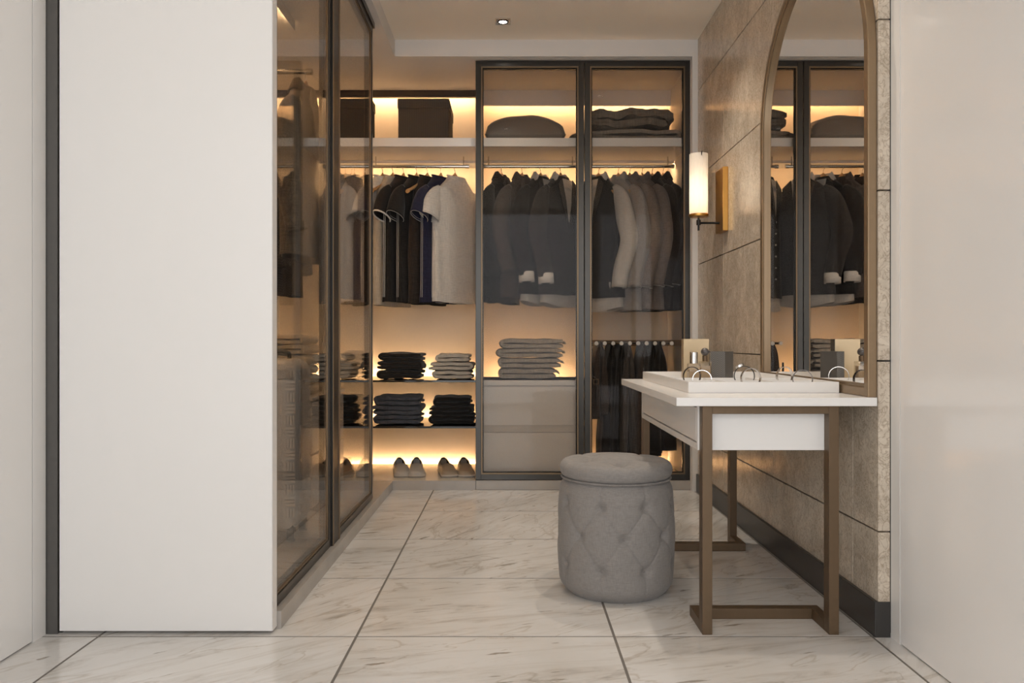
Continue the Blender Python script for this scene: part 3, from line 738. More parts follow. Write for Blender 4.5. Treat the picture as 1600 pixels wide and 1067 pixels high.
# glazed wardrobe, first door
for px, th, lab in ((784, 66, 'hanger holding the leftmost charcoal jacket'), (816, 56, 'hanger holding the brown-grey jacket'), (845, 54, 'hanger holding the black jacket with pale collar'), (876, 52, 'hanger holding the slate jacket with pale collar')):
    hanger((px - 800) * 5.2 / 1229, 5.2, 2.010, R(th), lab, 'hangers behind the first glass door')
jacket('suit_jacket', 'charcoal suit jacket at the left behind the first glass door', 784, R(66), 'charcoal_suit', L=.83, seed=1, bend=1.0)
jacket('suit_jacket', 'brown-grey jacket second from left behind the first glass door', 816, R(56), 'brown_suit', L=.80, slen=.64, seed=2, swing=-.0)
jacket('suit_jacket', 'black suit jacket with pale shirt collar and white cuff', 845, R(54), 'charcoal_suit', L=.78, shirt='shirt_light', cuff='shirt_white', tails=.06, slen=.66, seed=3)
jacket('suit_jacket', 'slate suit jacket with pale shirt collar next to the door post', 876, R(52), 'slate_suit', L=.78, shirt='shirt_light', cuff='shirt_white', tails=.07, slen=.67, seed=4)
# glazed wardrobe, second door
for px, th, lab in ((935, 128, 'hanger holding the waistcoat and white shirt'), (966, 118, 'hanger holding the mid-grey shirt'), (984, 117, 'hanger holding the taupe shirt'), (1003, 116, 'hanger holding the mauve-grey shirt'), (1019, 113, 'hanger holding the first black shirt beside the mauve one'), (1036, 108, 'hanger holding the last black shirt by the side panel')):
    hanger((px - 800) * 5.2 / 1229, 5.2, 2.010, R(th), lab, 'hangers behind the second glass door')
G2 = 'shirts behind the second glass door'
jacket('waistcoat', 'black waistcoat over a white shirt behind the second glass door', 935, R(128), 'charcoal_suit', L=.80, shirt='shirt_light', sleeve_m='shirt_light', front=1, bend=1.6, slen=.74, group=G2, cat='shirt', tails=.08, seed=5, buttons='stitch_white', stx='stitch_grey')
jacket('dress_shirt', 'mid-grey long-sleeved shirt beside the waistcoat', 966, R(118), 'shirt_grey', L=.88, front=1, slen=.74, group=G2, cat='shirt', seed=6, lapel=False, stx='stitch_grey')
jacket('dress_shirt', 'taupe long-sleeved shirt with pale stitching', 984, R(117), 'shirt_taupe', L=.88, front=1, slen=.74, group=G2, cat='shirt', seed=7, lapel=False, stx='stitch_white')
jacket('dress_shirt', 'mauve-grey long-sleeved shirt with pale stitching', 1003, R(116), 'shirt_mauve', L=.88, front=1, slen=.73, group=G2, cat='shirt', seed=8, lapel=False, stx='stitch_white')
jacket('dress_shirt', 'black shirt with pale stitching beside the mauve-grey shirt', 1019, R(113), 'shirt_black', L=.88, front=1, slen=.73, group=G2, cat='shirt', seed=9, lapel=False, stx='stitch_white')
jacket('dress_shirt', 'black shirt with pale stitching against the wardrobe side panel', 1035, R(107), 'shirt_black', L=.88, front=1, slen=.72, group=G2, cat='shirt', seed=10, lapel=False, stx='stitch_white')

# trouser rack and trousers
tr = thing('trouser_rack', 'pull-out trouser rack with white knob ends in the second glazed bay', 'rack', (.79, 5.2, .88))
XR = [(932 + 13.1 * k - 800) * 5.0 / 1229 for k in range(10)]
B(.49, 1.09, 5.40, 5.43, .885, .925).build('back_rail', M['rack_wood'], tr)
B(1.075, 1.092, 4.99, 5.43, .885, .925).build('side_rail', M['rack_wood'], tr)
for x in XR:
    r_ = MB().cyl((x, 5.01, .903), (x, 5.40, .903), .008, 10).build('rod', M['darksteel'], tr, smooth=50)
    k_ = MB(); k_.lathe((0, 0, 0), [(.004, 0), (.0125, .001), (.0135, .006), (.012, .013), (.004, .0145)], 16)
    k_.v = [(x + v[0], 5.012 - v[2], .903 + v[1]) for v in k_.v]
    k_.build('knob', M['knob'], r_, smooth=50)
def trousers(label, x, m, L, w0, w1, seed, y0=5.05, y1=5.38, belt=False, lean=0.0):
    t = thing('trousers', label, 'trousers', (x, 5.2, .915 - L), 'trousers on the trouser rack')
    for s in (-1, 1):
        mb = MB(); rings = []; n = 32
        for i in range(20):
            f = i / 19; z = .9155 - L * (1 if s < 0 else .955) * f
            hx = w0 + (w1 - w0) * min(1, f * 1.15) ** .9
            cx = x + s * hx * .52 * (min(1, f * 6)) + lean * f
            hx2 = (hx * .54) * (min(1, .35 + f * 7)); ym = (y0 + y1) / 2 + .01 * s; hy = (y1 - y0) / 2 * (1 - .12 * f)
            rr = sel(n, .6, hx2, hy)
            rings.append([(cx + a * (1 + .25 * math.sin(b_ * 45 + seed + 2 * z) * f), ym + b_ + .006 * math.sin(a * 60 + seed), z - (0 if i else .001)) for a, b_ in rr])
        mb.loft(rings, True, False); mb.build('leg', M[m], t, smooth=70, solid=.002)
    if belt:
        b2 = MB(); pts = [(x - w1 * .8, y0 - .004, .78), (x - w1 * .75, y0 - .012, .70), (x - w1 * .4, y0 - .014, .66), (x - w1 * .45, y0 - .012, .50)]
        b2.tube(dense(pts, 4), .007, 6); bo = b2.build('belt', M['leather'], t, smooth=60)
        k2 = MB(); bx = x - w1 * .45; frame_bars(k2, 'x', bx - .018, bx + .018, .640, .675, y0 - .026, y0 - .018, .005); k2.build('buckle', M['brass'], bo)
    return t
trousers('dark brown trousers with a belt on the leftmost rack rods', XR[1] - .02, 'trouser_brown', .50, .024, .075, 1, belt=True)
trousers('black trousers hanging from the third rack knob', XR[2] + .004, 'trouser_black', .77, .022, .075, 2, y0=5.08)
trousers('charcoal trousers between the black and grey-brown pairs', XR[3] + .01, 'trouser_black', .76, .022, .06, 3, y0=5.06)
trousers('grey-brown trousers at the middle of the rack', XR[4] + .004, 'trouser_grey', .775, .022, .07, 4)
trousers('brown trousers right of the rack middle', XR[6], 'trouser_brown', .75, .022, .07, 5, y0=5.07)
trousers('short black trousers before the right end of the rack', XR[7], 'trouser_black', .76, .024, .06, 6)
trousers('wide black trousers at the right end of the rack', XR[8] - .01, 'trouser_black', .74, .026, .10, 7, lean=.01)

# ------------------------------------------------------------------ folded things
def ribbon(path, t, ys, seed, amp=.003, nz_scale=14, round_=.35):
    """a folded cloth: a thick ribbon whose centre line runs in the x-z plane, extruded along y with soft ends"""
    P = [Vector((a, 0, b_)) for a, b_ in path]; mb = MB(); rings = []
    m = len(P)
    for yi, y in enumerate(ys):
        e = min(yi, len(ys) - 1 - yi); k = 1 - round_ * (1 if e == 0 else (.35 if e == 1 else 0))
        L_, R_ = [], []
        for i, p in enumerate(P):
            tg = (P[min(i + 1, m - 1)] - P[max(i - 1, 0)]).normalized(); nm = Vector((-tg.z, 0, tg.x))
            ek = .55 if i in (0, m - 1) else 1
            w1 = noise.noise((p.x * nz_scale, y * nz_scale, p.z * 3 * nz_scale + seed)) * amp
            wx = noise.noise((seed + 3, y * 9, p.z * 40)) * amp * 1.5
            q = p + Vector((wx, 0, w1))
            L_.append((q.x + nm.x * t / 2 * k * ek, y, q.z + nm.z * t / 2 * k * ek)); R_.append((q.x - nm.x * t / 2 * k * ek, y, q.z - nm.z * t / 2 * k * ek))
        rings.append(L_ + R_[::-1])
    n = len(rings[0]); b = 0
    for r in rings: mb.v += r
    for i in range(len(rings) - 1):
        for j in range(n):
            k2 = (j + 1) % n; mb.f.append((i * n + j, i * n + k2, (i + 1) * n + k2, (i + 1) * n + j))
    last = (len(rings) - 1) * n
    for j in range(m - 1):
        mb.f.append((j + 1, j, n - 1 - j, n - 2 - j)); mb.f.append((last + j, last + j + 1, last + n - 2 - j, last + n - 1 - j))
    return mb
def zig(x0, x1, z0, t, layers, start='r', slack=0.0, seg=10):
    """serpentine centre line: layers of thickness t, folds alternate"""
    pts = []; r = t / 2; dirn = -1 if start == 'r' else 1
    for l in range(layers):
        z = z0 + t / 2 + l * t
        a, b_ = (x1, x0) if dirn < 0 else (x0, x1)
        aa = a if l == 0 else (a + (r if dirn > 0 else -r)); bb_ = b_ if l == layers - 1 else (b_ + (r if dirn < 0 else -r))
        for k in range(seg + 1): pts.append((aa + (bb_ - aa) * k / seg, z))
        if l < layers - 1:
            for k in range(1, 6):
                an = PI * k / 6
                pts.append((bb_ + dirn * r * 1.0 * math.sin(an), z + r - r * math.cos(an)))
        dirn = -dirn
    return pts
def folded(name, label, cat, m, x0, x1, y0, y1, z0, h_, layers=2, start='r', seed=0, amp=.004, group=None):
    t = h_ / layers
    ys = [y0 + (y1 - y0) * k / 10 for k in range(11)]; ys[0] = y0; ys[1] = y0 + .008; ys[-2] = y1 - .008
    o = ribbon(zig(x0, x1, z0, t * .97, layers, start), t * .95, ys, seed, amp).build(name, M[m], None, smooth=55)
    o.location.z = z0 + .0005 if True else o.location.z
    return tag(o, label, cat, group)
def px2(px, d): return (px - 800) * d / 1229
# towels in the glazed wardrobe, bottom to top
zt = .6725
for k, (a, b_, h_, lab) in enumerate(((782, 868, .070, 'bottom one of the oatmeal towels on the drawer chest'), (781, 875, .064, 'second oatmeal towel from the bottom on the drawer chest'),
                                     (779, 877, .060, 'third oatmeal towel from the bottom on the drawer chest'), (784, 878, .064, 'top oatmeal towel on the drawer chest'))):
    tw = folded('towel', lab, 'towel', 'towel', px2(a, 5.1), px2(b_, 5.1), 5.02, 5.30, zt, h_ * .98, 2, 'r', 10 + k, .007, 'folded towels on the drawer chest')
    fr = MB()
    for q in range(16):
        yy = 5.03 + .26 * q / 15; fr.tube([(px2(b_, 5.1) - .012, yy, zt + h_ * .72), (px2(b_, 5.1) + .012, yy, zt + h_ * .66), (px2(b_, 5.1) + .02, yy + .004, zt + h_ * .45)], .004, 5)
    fr.build('fringe', M['towel'], tw, smooth=60); zt += h_
zt = .6325
for k in range(6):
    h_ = .053
    folded('towel', ['lowest', 'second lowest', 'third from the bottom', 'third from the top', 'second highest', 'topmost'][k] + ' of the cream towels on the low drawer unit', 'towel', 'towel_cream', -1.40 + .006 * (k % 2), -1.06 - .008 * (k % 3), 4.02, 4.34, zt, h_ * .98, 2, 'l', 30 + k, .005, 'cream towels behind the left glass'); zt += h_
def stack(pxs, d0, d1, z0, n, hh, m, fmt, name, cat, seed, group, layers=2):
    z = z0
    words = ['bottom', 'middle', 'top'] if n == 3 else ['lower', 'upper']
    for k in range(n):
        j = random.Random(seed * 10 + k)
        a, b_ = pxs; a += j.uniform(-3, 4) + (5 if k == n - 1 else 0); b_ += j.uniform(-5, 2)
        folded(name, fmt % words[k], cat, m, px2(a, d0), px2(b_, d0), d0, d1, z, hh * .98, layers, 'l' if k % 2 else 'r', seed * 7 + k, .009, group); z += hh
    # a small rumpled collar on the top piece
stack((589, 658), 4.98, 5.26, .6735, 3, .056, 'folded_black', '%s black folded sweater on the upper smoked shelf', 'folded_sweater', 'folded clothes', 1, 'black sweaters on the upper smoked shelf')
stack((674, 737), 4.98, 5.26, .6735, 3, .054, 'folded_beige', '%s beige folded sweater on the upper smoked shelf', 'folded_sweater', 'folded clothes', 2, 'beige sweaters on the upper smoked shelf')
stack((584, 658), 4.98, 5.26, .3855, 3, .060, 'denim', '%s blue-grey folded jeans on the lower smoked shelf', 'folded_jeans', 'folded clothes', 3, 'blue-grey jeans on the lower smoked shelf')
stack((672, 739), 4.98, 5.26, .3855, 3, .058, 'folded_dark', '%s black folded jeans on the lower smoked shelf', 'folded_jeans', 'folded clothes', 4, 'black jeans on the lower smoked shelf')
stack((528, 562), 4.98, 5.26, .6735, 3, .06, 'folded_beige', '%s pale folded sweater behind the second left glass door', 'folded_sweater', 'folded clothes', 5, 'sweaters behind the left glass')
stack((520, 562), 4.98, 5.26, .3855, 3, .06, 'folded_dark', '%s dark folded jeans behind the second left glass door', 'folded_jeans', 'folded clothes', 6, 'jeans behind the left glass')

# storage boxes on the open bay shelf
def storage_box(label, x0, x1, y0, y1, z0, z1):
    t = thing('storage_box', label, 'box', ((x0 + x1) / 2, (y0 + y1) / 2, z0), 'ribbed storage boxes on the open bay shelf')
    B(x0 + .004, x1 - .004, y0 + .004, y1 - .004, z0, z1 - .062).build('body', M['boxfabric'], t, bevel=.003)
    B(x0, x1, y0, y1, z1 - .062, z1).build('lid', M['boxfabric'], t, bevel=.003)
storage_box('large dark ribbed storage box in the middle of the top shelf', -.728, -.399, 5.0, 5.36, 2.1905, 2.46)
storage_box('dark ribbed storage box partly behind the left glass door', -1.155, -.892, 5.0, 5.14, 2.1905, 2.46)

# pillow
def pillow(label, cx, cy, z0, a, b_, h_, m, rz=0, name='pillow'):
    mb = MB(); nu, nv = 30, 22; idx = {}
    for side in (1, -1):
        for i in range(nu + 1):
            for j in range(nv + 1):
                u = -1 + 2 * i / nu; v = -1 + 2 * j / nv
                e = (max(0, 1 - u * u) * max(0, 1 - v * v)) ** .29
                px_ = a * u * (1 - .10 * (1 - abs(u)) * 0 - .10 * v * v * 0) * (1 + .05 * abs(v) ** 3); py_ = b_ * v * (1 + .05 * abs(u) ** 3)
                sag = (.55 if side < 0 else 1)
                z = side * e * h_ * sag + noise.noise((u * 2.2, v * 2.2, side * 3)) * .012 * e
                if side < 0: z = max(z, -h_ * .26)
                idx[side, i, j] = len(mb.v); mb.v.append((cx + px_, cy + py_, z0 + h_ * .26 + z))
        for i in range(nu):
            for j in range(nv):
                q = (idx[side, i, j], idx[side, i + 1, j], idx[side, i + 1, j + 1], idx[side, i, j + 1])
                mb.f.append(q if side > 0 else q[::-1])
    o = mb.build(name, M[m], None, smooth=70); return tag(o, label, 'pillow')
pillow('plump taupe satin pillow on the shelf behind the first glass door', .085, 5.22, 2.1905, .248, .21, .162, 'satin')
pillow('dark grey cushion lying beside the folded blankets', .47, 5.28, 2.1905, .10, .18, .085, 'blanket', name='cushion')
# blankets
bl = ribbon(zig(px2(917, 5.05), px2(1060, 5.05), 2.1905, .036, 2, 'l', seg=16), .037, [5.02 + .03 * k for k in range(13)], 71, .012, 9).build('folded_blanket', M['blanket_flat'], None, smooth=60)
bl.location.z = 2.191
tag(bl, 'flat folded taupe blanket lying on the shelf behind the second glass door', 'blanket')
bl = ribbon([(px2(1036, 5.1) - .02 * math.sin(k) * 0 - .45 * k / 22, 2.305 + .0 * k) for k in range(23)][::-1] +
            [(px2(1038, 5.1) + .032 * math.sin(PI * k / 8), 2.2895 + .0155 - .0 + .016 * math.cos(PI * k / 8) - .016) for k in range(1, 1)], .09, [5.03 + .03 * k for k in range(12)], 5, .028, 8)
bl = ribbon(zig(px2(919, 5.1), px2(1043, 5.1), 2.264, .060, 2, 'l', seg=24), .066, [5.03 + .03 * k for k in range(12)], 44, .034, 12).build('fluffy_blanket', M['blanket'], None, smooth=60)
bl.location.z = 2.2665
tag(bl, 'rumpled fluffy taupe throw on top of the flat folded blanket', 'blanket')

# ------------------------------------------------------------------ shoes
def shoe(label, x, y, rz, m, group):
    t = local(thing('slip_on_shoe', label, 'shoe', (0, 0, 0), group))
    # toe points to -y; length 0.27
    SW = [(0, .018), (.03, .034), (.08, .045), (.16, .046), (.28, .040), (.5, .036), (.75, .037), (.92, .035), (1, .022)]
    HT = [(0, .026), (.06, .040), (.16, .050), (.3, .064), (.42, .078), (.55, .062), (.7, .060), (.85, .070), (.95, .086), (1, .092)]
    def it(tab, s):
        for i in range(len(tab) - 1):
            if tab[i][0] <= s <= tab[i + 1][0]:
                return tab[i][1] + (tab[i + 1][1] - tab[i][1]) * (s - tab[i][0]) / (tab[i + 1][0] - tab[i][0])
        return tab[-1][1]
    ns = 26; nn = 17; up = MB(); li = MB(); L = .27
    for i in range(ns):
        s = i / (ns - 1); w_ = it(SW, s) * 1.2; h_ = it(HT, s); yy = -L / 2 + L * s
        if s > .94: w_ = max(w_, .02)
        for k in range(nn):
            a = PI * k / (nn - 1); c = math.cos(a); sn = math.sin(a)
            xx = w_ * math.copysign(abs(c) ** .75, c); zz = .014 + (h_ - .014) * sn ** .62
            up.v.append((xx, yy, zz)); li.v.append((xx * .90, yy * .985, zz * .97 - .002))
    for i in range(ns - 1):
        for k in range(nn - 1):
            s = (i + .5) / (ns - 1); opening = s > .40 and 5 <= k <= nn - 7 and s < .965
            q = (i * nn + k, (i + 1) * nn + k, (i + 1) * nn + k + 1, i * nn + k + 1)
            if not opening: up.f.append(q); li.f.append(q[::-1])
    up.f.append(tuple((ns - 1) * nn + k for k in range(nn))); up.f.append(tuple(k for k in reversed(range(nn))))
    u = up.build('upper', M[m], t, smooth=60); li.build('lining', M['lining'], t, smooth=60)
    so = MB(); rings = []
    for zz, g in ((0, .98), (.012, 1.05), (.018, 1.03)):
        ring = []
        for i in range(ns): s = i / (ns - 1); ring.append((it(SW, s) * 1.2 * g, -L / 2 * g + L * g * s, zz))
        for i in reversed(range(ns)): s = i / (ns - 1); ring.append((-it(SW, s) * 1.2 * g, -L / 2 * g + L * g * s, zz))
        rings.append(ring)
    so.loft(rings); so.build('sole', M['sole'], t, smooth=40)
    ins = MB(); ring = []
    for i in range(ns): s = i / (ns - 1); ring.append((it(SW, s) * .95, -L / 2 * .96 + L * .96 * s, .020))
    for i in reversed(range(ns)): s = i / (ns - 1); ring.append((-it(SW, s) * .95, -L / 2 * .96 + L * .96 * s, .020))
    ins.v = ring; ins.f = [tuple(range(len(ring)))]; ins.build('insole', M['lining'], t)
    t.location = (x, y, PZ + .0005); t.rotation_euler = (0, 0, R(rz))
    return t
for px, rz, m, lab in ((627, 14, 'shoe_grey', 'left shoe of the pale grey slip-on pair'), (651, 7, 'shoe_grey', 'right shoe of the pale grey slip-on pair'),
                       (698.5, 15, 'shoe_tan', 'left shoe of the taupe slip-on pair'), (727, 8, 'shoe_tan', 'right shoe of the taupe slip-on pair'),
                       (541, 16, 'shoe_tan', 'left shoe of the pair behind the left glass door'), (570, 9, 'shoe_grey', 'right shoe of the pair behind the left glass door')):
    shoe(lab, px2(px, 5.08), 5.08, rz, m, 'slip-on shoes on the open bay floor')

# ------------------------------------------------------------------ suitcase
sc_ = thing('suitcase', 'large pale grey woven-pattern suitcase on wheels behind the first left glass door', 'suitcase', (-1.15, 3.46, PZ))
def rbox(x0, x1, y0, y1, z0, z1, r, n=6):
    mb = MB(); rings = []
    for i in range(2 * n):
        f = i / (2 * n - 1); 
        a = (PI / 2) * (min(i, n - 1) / (n - 1)) if i < n else (PI / 2) * ((i - n) / (n - 1))
        if i < n: ins = r * (1 - math.sin(a)); z = z0 + r * (1 - math.cos(a))
        else: ins = r * (1 - math.cos(a)); z = z1 - r * (1 - math.sin(a))
        ring = []
        rr = max(.012, r)
        for (cx, cy, a0) in ((x1 - rr, y1 - rr, 0), (x0 + rr, y1 - rr, PI / 2), (x0 + rr, y0 + rr, PI), (x1 - rr, y0 + rr, 1.5 * PI)):
            for k in range(6):
                an = a0 + PI / 2 * k / 5; ring.append((cx + (rr - ins) * math.cos(an), cy + (rr - ins) * math.sin(an), z))
        rings.append(ring)
    return mb.loft(rings)
rbox(-1.40, -.915, 3.33, 3.60, PZ + .045, .84, .055).build('shell', M['case'], sc_, smooth=50)
# woven relief: small raised slats on the camera-side and aisle-side shells, in a basket pattern
mb = MB()
for i in range(8):
    for j in range(13):
        x = -1.345 + i * .054; z = .165 + j * .049
        if (i + j) % 2:
            for q in range(4): mb.box(x + .003 + q * .012, x + .011 + q * .012, 3.3265, 3.3305, z + .004, z + .044)
        else:
            for q in range(3): mb.box(x + .003, x + .050, 3.3265, 3.3305, z + .005 + q * .0145, z + .0145 + q * .0145)
for i in range(4):
    for j in range(13):
        y = 3.385 + i * .044; z = .165 + j * .049
        if (i + j) % 2:
            for q in range(3): mb.box(-.9155, -.9115, y + .003 + q * .013, y + .012 + q * .013, z + .004, z + .044)
        else:
            for q in range(3): mb.box(-.9155, -.9115, y + .003, y + .040, z + .005 + q * .0145, z + .0145 + q * .0145)
wv_ = mb.build('woven_relief', M['case'], sc_); wv_['kind'] = 'stuff'
mb = MB()
mb.tube(dense([(-1.10, 3.46, .838), (-1.09, 3.46, .868), (-.99, 3.46, .868), (-.98, 3.46, .838)], 5), .009, 8); mb.build('handle', M['leather'], sc_, smooth=60)
for (x, y) in ((-.945, 3.37), (-1.37, 3.37), (-.945, 3.56), (-1.37, 3.56)):
    mb = MB(); mb.cyl((x - .014, y, PZ + .028), (x + .014, y, PZ + .028), .0275, 18); wo = mb.build('wheel', M['rubber'], sc_, smooth=40)
    mb = MB(); mb.cyl((x - .016, y, PZ + .028), (x + .016, y, PZ + .028), .017, 16); mb.build('hub', M['steel'], wo, smooth=40)
    mb = MB(); mb.box(x - .012, x + .012, y - .018, y + .018, PZ + .05, PZ + .075); mb.build('fork', M['rubber'], wo)

# ------------------------------------------------------------------ vanity table
TZ = .742; LZ = .716
vt = thing('vanity_table', 'white vanity table with open brass-bronze legs against the stone wall', 'table', (.80, 3.03, 0))
B(.506, 1.124, 2.42, 3.635, LZ, TZ).build('table_top', M['lacquer'], vt, bevel=.0015)
bx = B(.602, 1.000, 2.492, 3.566, .571, LZ).build('drawer_case', M['lacquer'], vt)
dr = B(.588, .602, 2.512, 3.546, .596, LZ - .012).build('drawer', M['lacquer'], vt, bevel=.001)
mb = MB(); mb.box(.588, .602, 2.4925, 3.566, .571, .592); mb.box(.588, .602, 2.4925, 2.508, .592, LZ); mb.box(.588, .602, 3.550, 3.566, .592, LZ); mb.box(.588, .602, 2.508, 3.55, LZ - .008, LZ)
mb.build('drawer_surround', M['lacquer'], vt)
B(.6005, .6025, 2.506, 3.552, .590, LZ - .004).build('painted_joint_shade', M['gap'], vt)  # black sheet painting the shade in the joint round the drawer
for (yf, sgn) in ((2.453, 1), (3.610, -1)):
    for x in (.594, .989):
        B(x, x + .031, yf, yf + sgn * .043, 0, LZ - .0005).build('leg', M['brass'], vt, bevel=.0012)
        B(x, x + .031, yf + sgn * .043, yf + sgn * .178, 0, .034).build('foot', M['brass'], vt, bevel=.0012)
    B(.625, .989, yf + sgn * .140, yf + sgn * .178, 0, .034).build('stretcher', M['brass'], vt, bevel=.0012)
    B(.625, .989, yf, yf + sgn * .036, LZ - .027, LZ - .0005).build('top_bar', M['brass'], vt, bevel=.0012)

# tray on the table
ty0, ty1, tx0, tx1 = 2.64, 3.56, .592, 1.098
tray = thing('jewellery_tray', 'shallow white divided tray on the vanity table', 'tray', (.845, 3.1, TZ))
B(tx0 + .01, tx1 - .01, ty0 + .01, ty1 - .01, TZ + .0003, TZ + .006).build('base', M['lacquer'], tray)
for a in ((tx0, tx1, ty0, ty0 + .010), (tx0, tx1, ty1 - .010, ty1), (tx0, tx0 + .010, ty0 + .01, ty1 - .01), (tx1 - .010, tx1, ty0 + .01, ty1 - .01)):
    B(*a, TZ + .0003, TZ + .037).build('rim', M['lacquer'], tray, bevel=.0008)
for a in ((tx0 + .01, tx1 - .01, 2.845, 2.852), (tx0 + .01, tx1 - .01, 3.035, 3.043), (.735, .742, ty0 + .01, 3.035), (.90, .907, ty0 + .01, 3.035)):
    B(*a, TZ + .006, TZ + .033).build('divider', M['lacquer'], tray)
TB = TZ + .0063
# bangles and watches standing in the compartments
def bangle(label, px, d, m, ry=0.0, rz=0.0, r=.034, w_=.010, th=.0022, watch=None, dy=.0, name='bangle', cat='bracelet', rx=1.0):
    t = local(thing(name, label, cat, (0, 0, 0), 'bracelets and watches in the tray'))
    mb = MB(); rings = []
    n = 40
    for k in range(n):
        a = 2 * PI * k / n; c, s_ = math.cos(a), math.sin(a)
        rings.append([((r - th) * c * rx, -w_ / 2, (r - th) * s_ + r), (r * c * rx, -w_ / 2 , r * s_ + r), (r * c * rx, w_ / 2, r * s_ + r), ((r - th) * c * rx, w_ / 2, (r - th) * s_ + r)])
    rings.append(rings[0]); mb.loft(rings, False, False); mb.build('band', M[m], t, smooth=30)
    if watch:
        ca = watch; px_, pz_ = (r + .002) * math.cos(ca), (r + .002) * math.sin(ca) + r
        ax = Vector((math.cos(ca), 0, math.sin(ca))); c0 = Vector((px_, 0, pz_))
        mb = MB(); mb.cyl(c0 - ax * .003, c0 + ax * .005, .0165, 24); cs = mb.build('case', M['steel'], t, smooth=40)
        mb = MB(); mb.cyl(c0 + ax * .005, c0 + ax * .0056, .0138, 24); mb.build('dial', M['leather'], cs, smooth=40)
        mb = MB(); mb.cyl(c0 + Vector((0, -.016, 0)), c0 + Vector((0, -.021, 0)), .003, 10); mb.build('crown', M['steel'], cs, smooth=40)
    t.location = (px2(px, d), d, TB); t.rotation_euler = (0, 0, R(rz))
bangle('dark bangle at the back left of the tray', 1081, 2.96, 'darksteel', r=.036, w_=.008, rz=14)
bangle('silver bangle at the front left of the tray', 1097, 2.76, 'steel', r=.0335, w_=.007, rz=-12)
bangle('wrist watch with dark dial and black strap in the middle of the tray', 1163, 2.94, 'leather', r=.038, w_=.016, th=.003, rz=-20, watch=2.0, name='wrist_watch', cat='watch')
bangle('silver bangle in front of the wrist watch', 1173, 2.76, 'steel', r=.037, w_=.012, rz=10)
bangle('silver bangle at the back right of the tray', 1226, 2.95, 'steel', r=.0365, w_=.011, rz=20)
bangle('brown metal bangle at the front right of the tray', 1254, 2.76, 'darksteel', r=.034, w_=.010, rz=-12)
# perfumes and boxes at the back of the tray
gb = thing('perfume_box', 'tall gold perfume carton standing at the back of the tray', 'box', (.79, 3.42, TB))
B(.742, .852, 3.40, 3.445, TB, .926).build('carton', M['goldcard'], gb, bevel=.001)
B(.8521, .8535, 3.4005, 3.4445, TB, .926).build('side_flap', M['darkcard'], gb)
cb_ = local(thing('gift_box', 'dark grey chevron-patterned box in the tray beside the gold carton', 'box', (0, 0, 0)))
B(-.036, .036, -.034, .034, 0, .125).build('body', M['darkcard'], cb_, bevel=.001)
B(-.0368, -.0361, -.0335, .0335, .001, .1245).build('patterned_side', M['chevron'], cb_)
cb_.location = (px2(1129.5, 3.32), 3.335, TB); cb_.rotation_euler = (0, 0, R(47))
pb = thing('perfume_bottle', 'square clear perfume bottle with grey ball cap before the gold carton', 'bottle', (.787, 3.26, TB))
x, y = px2(1101.5, 3.26), 3.26
B(x - .024, x + .024, y - .02, y + .02, TB, TB + .085).build('bottle', M['bottleglass'], pb, bevel=.003)
B(x - .019, x + .019, y - .015, y + .015, TB + .008, TB + .066).build('perfume', M['amber'], pb, bevel=.002)
MB().cyl((x, y, TB + .085), (x, y, TB + .108), .0105, 18).build('neck', M['brass'], pb, smooth=40)
mb = MB(); mb.sphere((x, y, TB + .124), .0165, 22, 14); mb.build('cap', M['greyball'], pb, smooth=60)
pb = thing('perfume_bottle', 'small clear perfume bottle with tall silver cap at the tray front corner', 'bottle', (.73, 3.13, TB))
x, y = px2(1084, 3.13), 3.13
B(x - .024, x + .024, y - .017, y + .017, TB, TB + .080).build('bottle', M['bottleglass'], pb, bevel=.003)
B(x - .019, x + .019, y - .012, y + .012, TB + .008, TB + .055).build('perfume', M['amber'], pb, bevel=.002)
mb = MB(); mb.lathe((x, y, TB + .080), [(.0155, 0), (.0155, .043), (.014, .0445)], 24); mb.build('cap', M['steel'], pb, smooth=40)

# ------------------------------------------------------------------ arched mirror
mr = thing('arched_mirror', 'tall arched wall mirror with bronze frame above the vanity', 'mirror', (1.115, 2.97, TZ))
MC, MR, MZ = 2.971, .531, 1.82
def arch(off, zb):
    r = MR - off; pts = [(MC - r, zb + (off if off else 0))]
    for k in range(41):
        a = PI - PI * k / 40; pts.append((MC + r * math.cos(a), MZ + r * math.sin(a)))
    pts.append((MC + r, zb + (off if off else 0)))
    return pts
zb = TZ + .0005
def arch_bar(o0, o1, x0, x1):
    A, Bb = arch(o0, zb), arch(o1, zb)
    mb = MB(); rings = [[(x0, a[0], a[1]), (x0, b_[0], b_[1]), (x1, b_[0], b_[1]), (x1, a[0], a[1])] for a, b_ in zip(A, Bb)]
    rings.append(rings[0]); mb.loft(rings, False, False); return mb
arch_bar(0, .030, 1.104, XW - .0005).build('frame', M['framebrass'], mr, smooth=35, bevel=.003)
arch_bar(.030, .038, 1.110, XW - .001).build('inner_bead', M['bronze'], mr, smooth=35)
P_ = arch(.036, zb); mb = MB(); mb.loft([[(1.124, a, b_) for a, b_ in P_], [(1.130, a, b_) for a, b_ in P_]])
mb.build('mirror_glass', M['mirror'], mr)

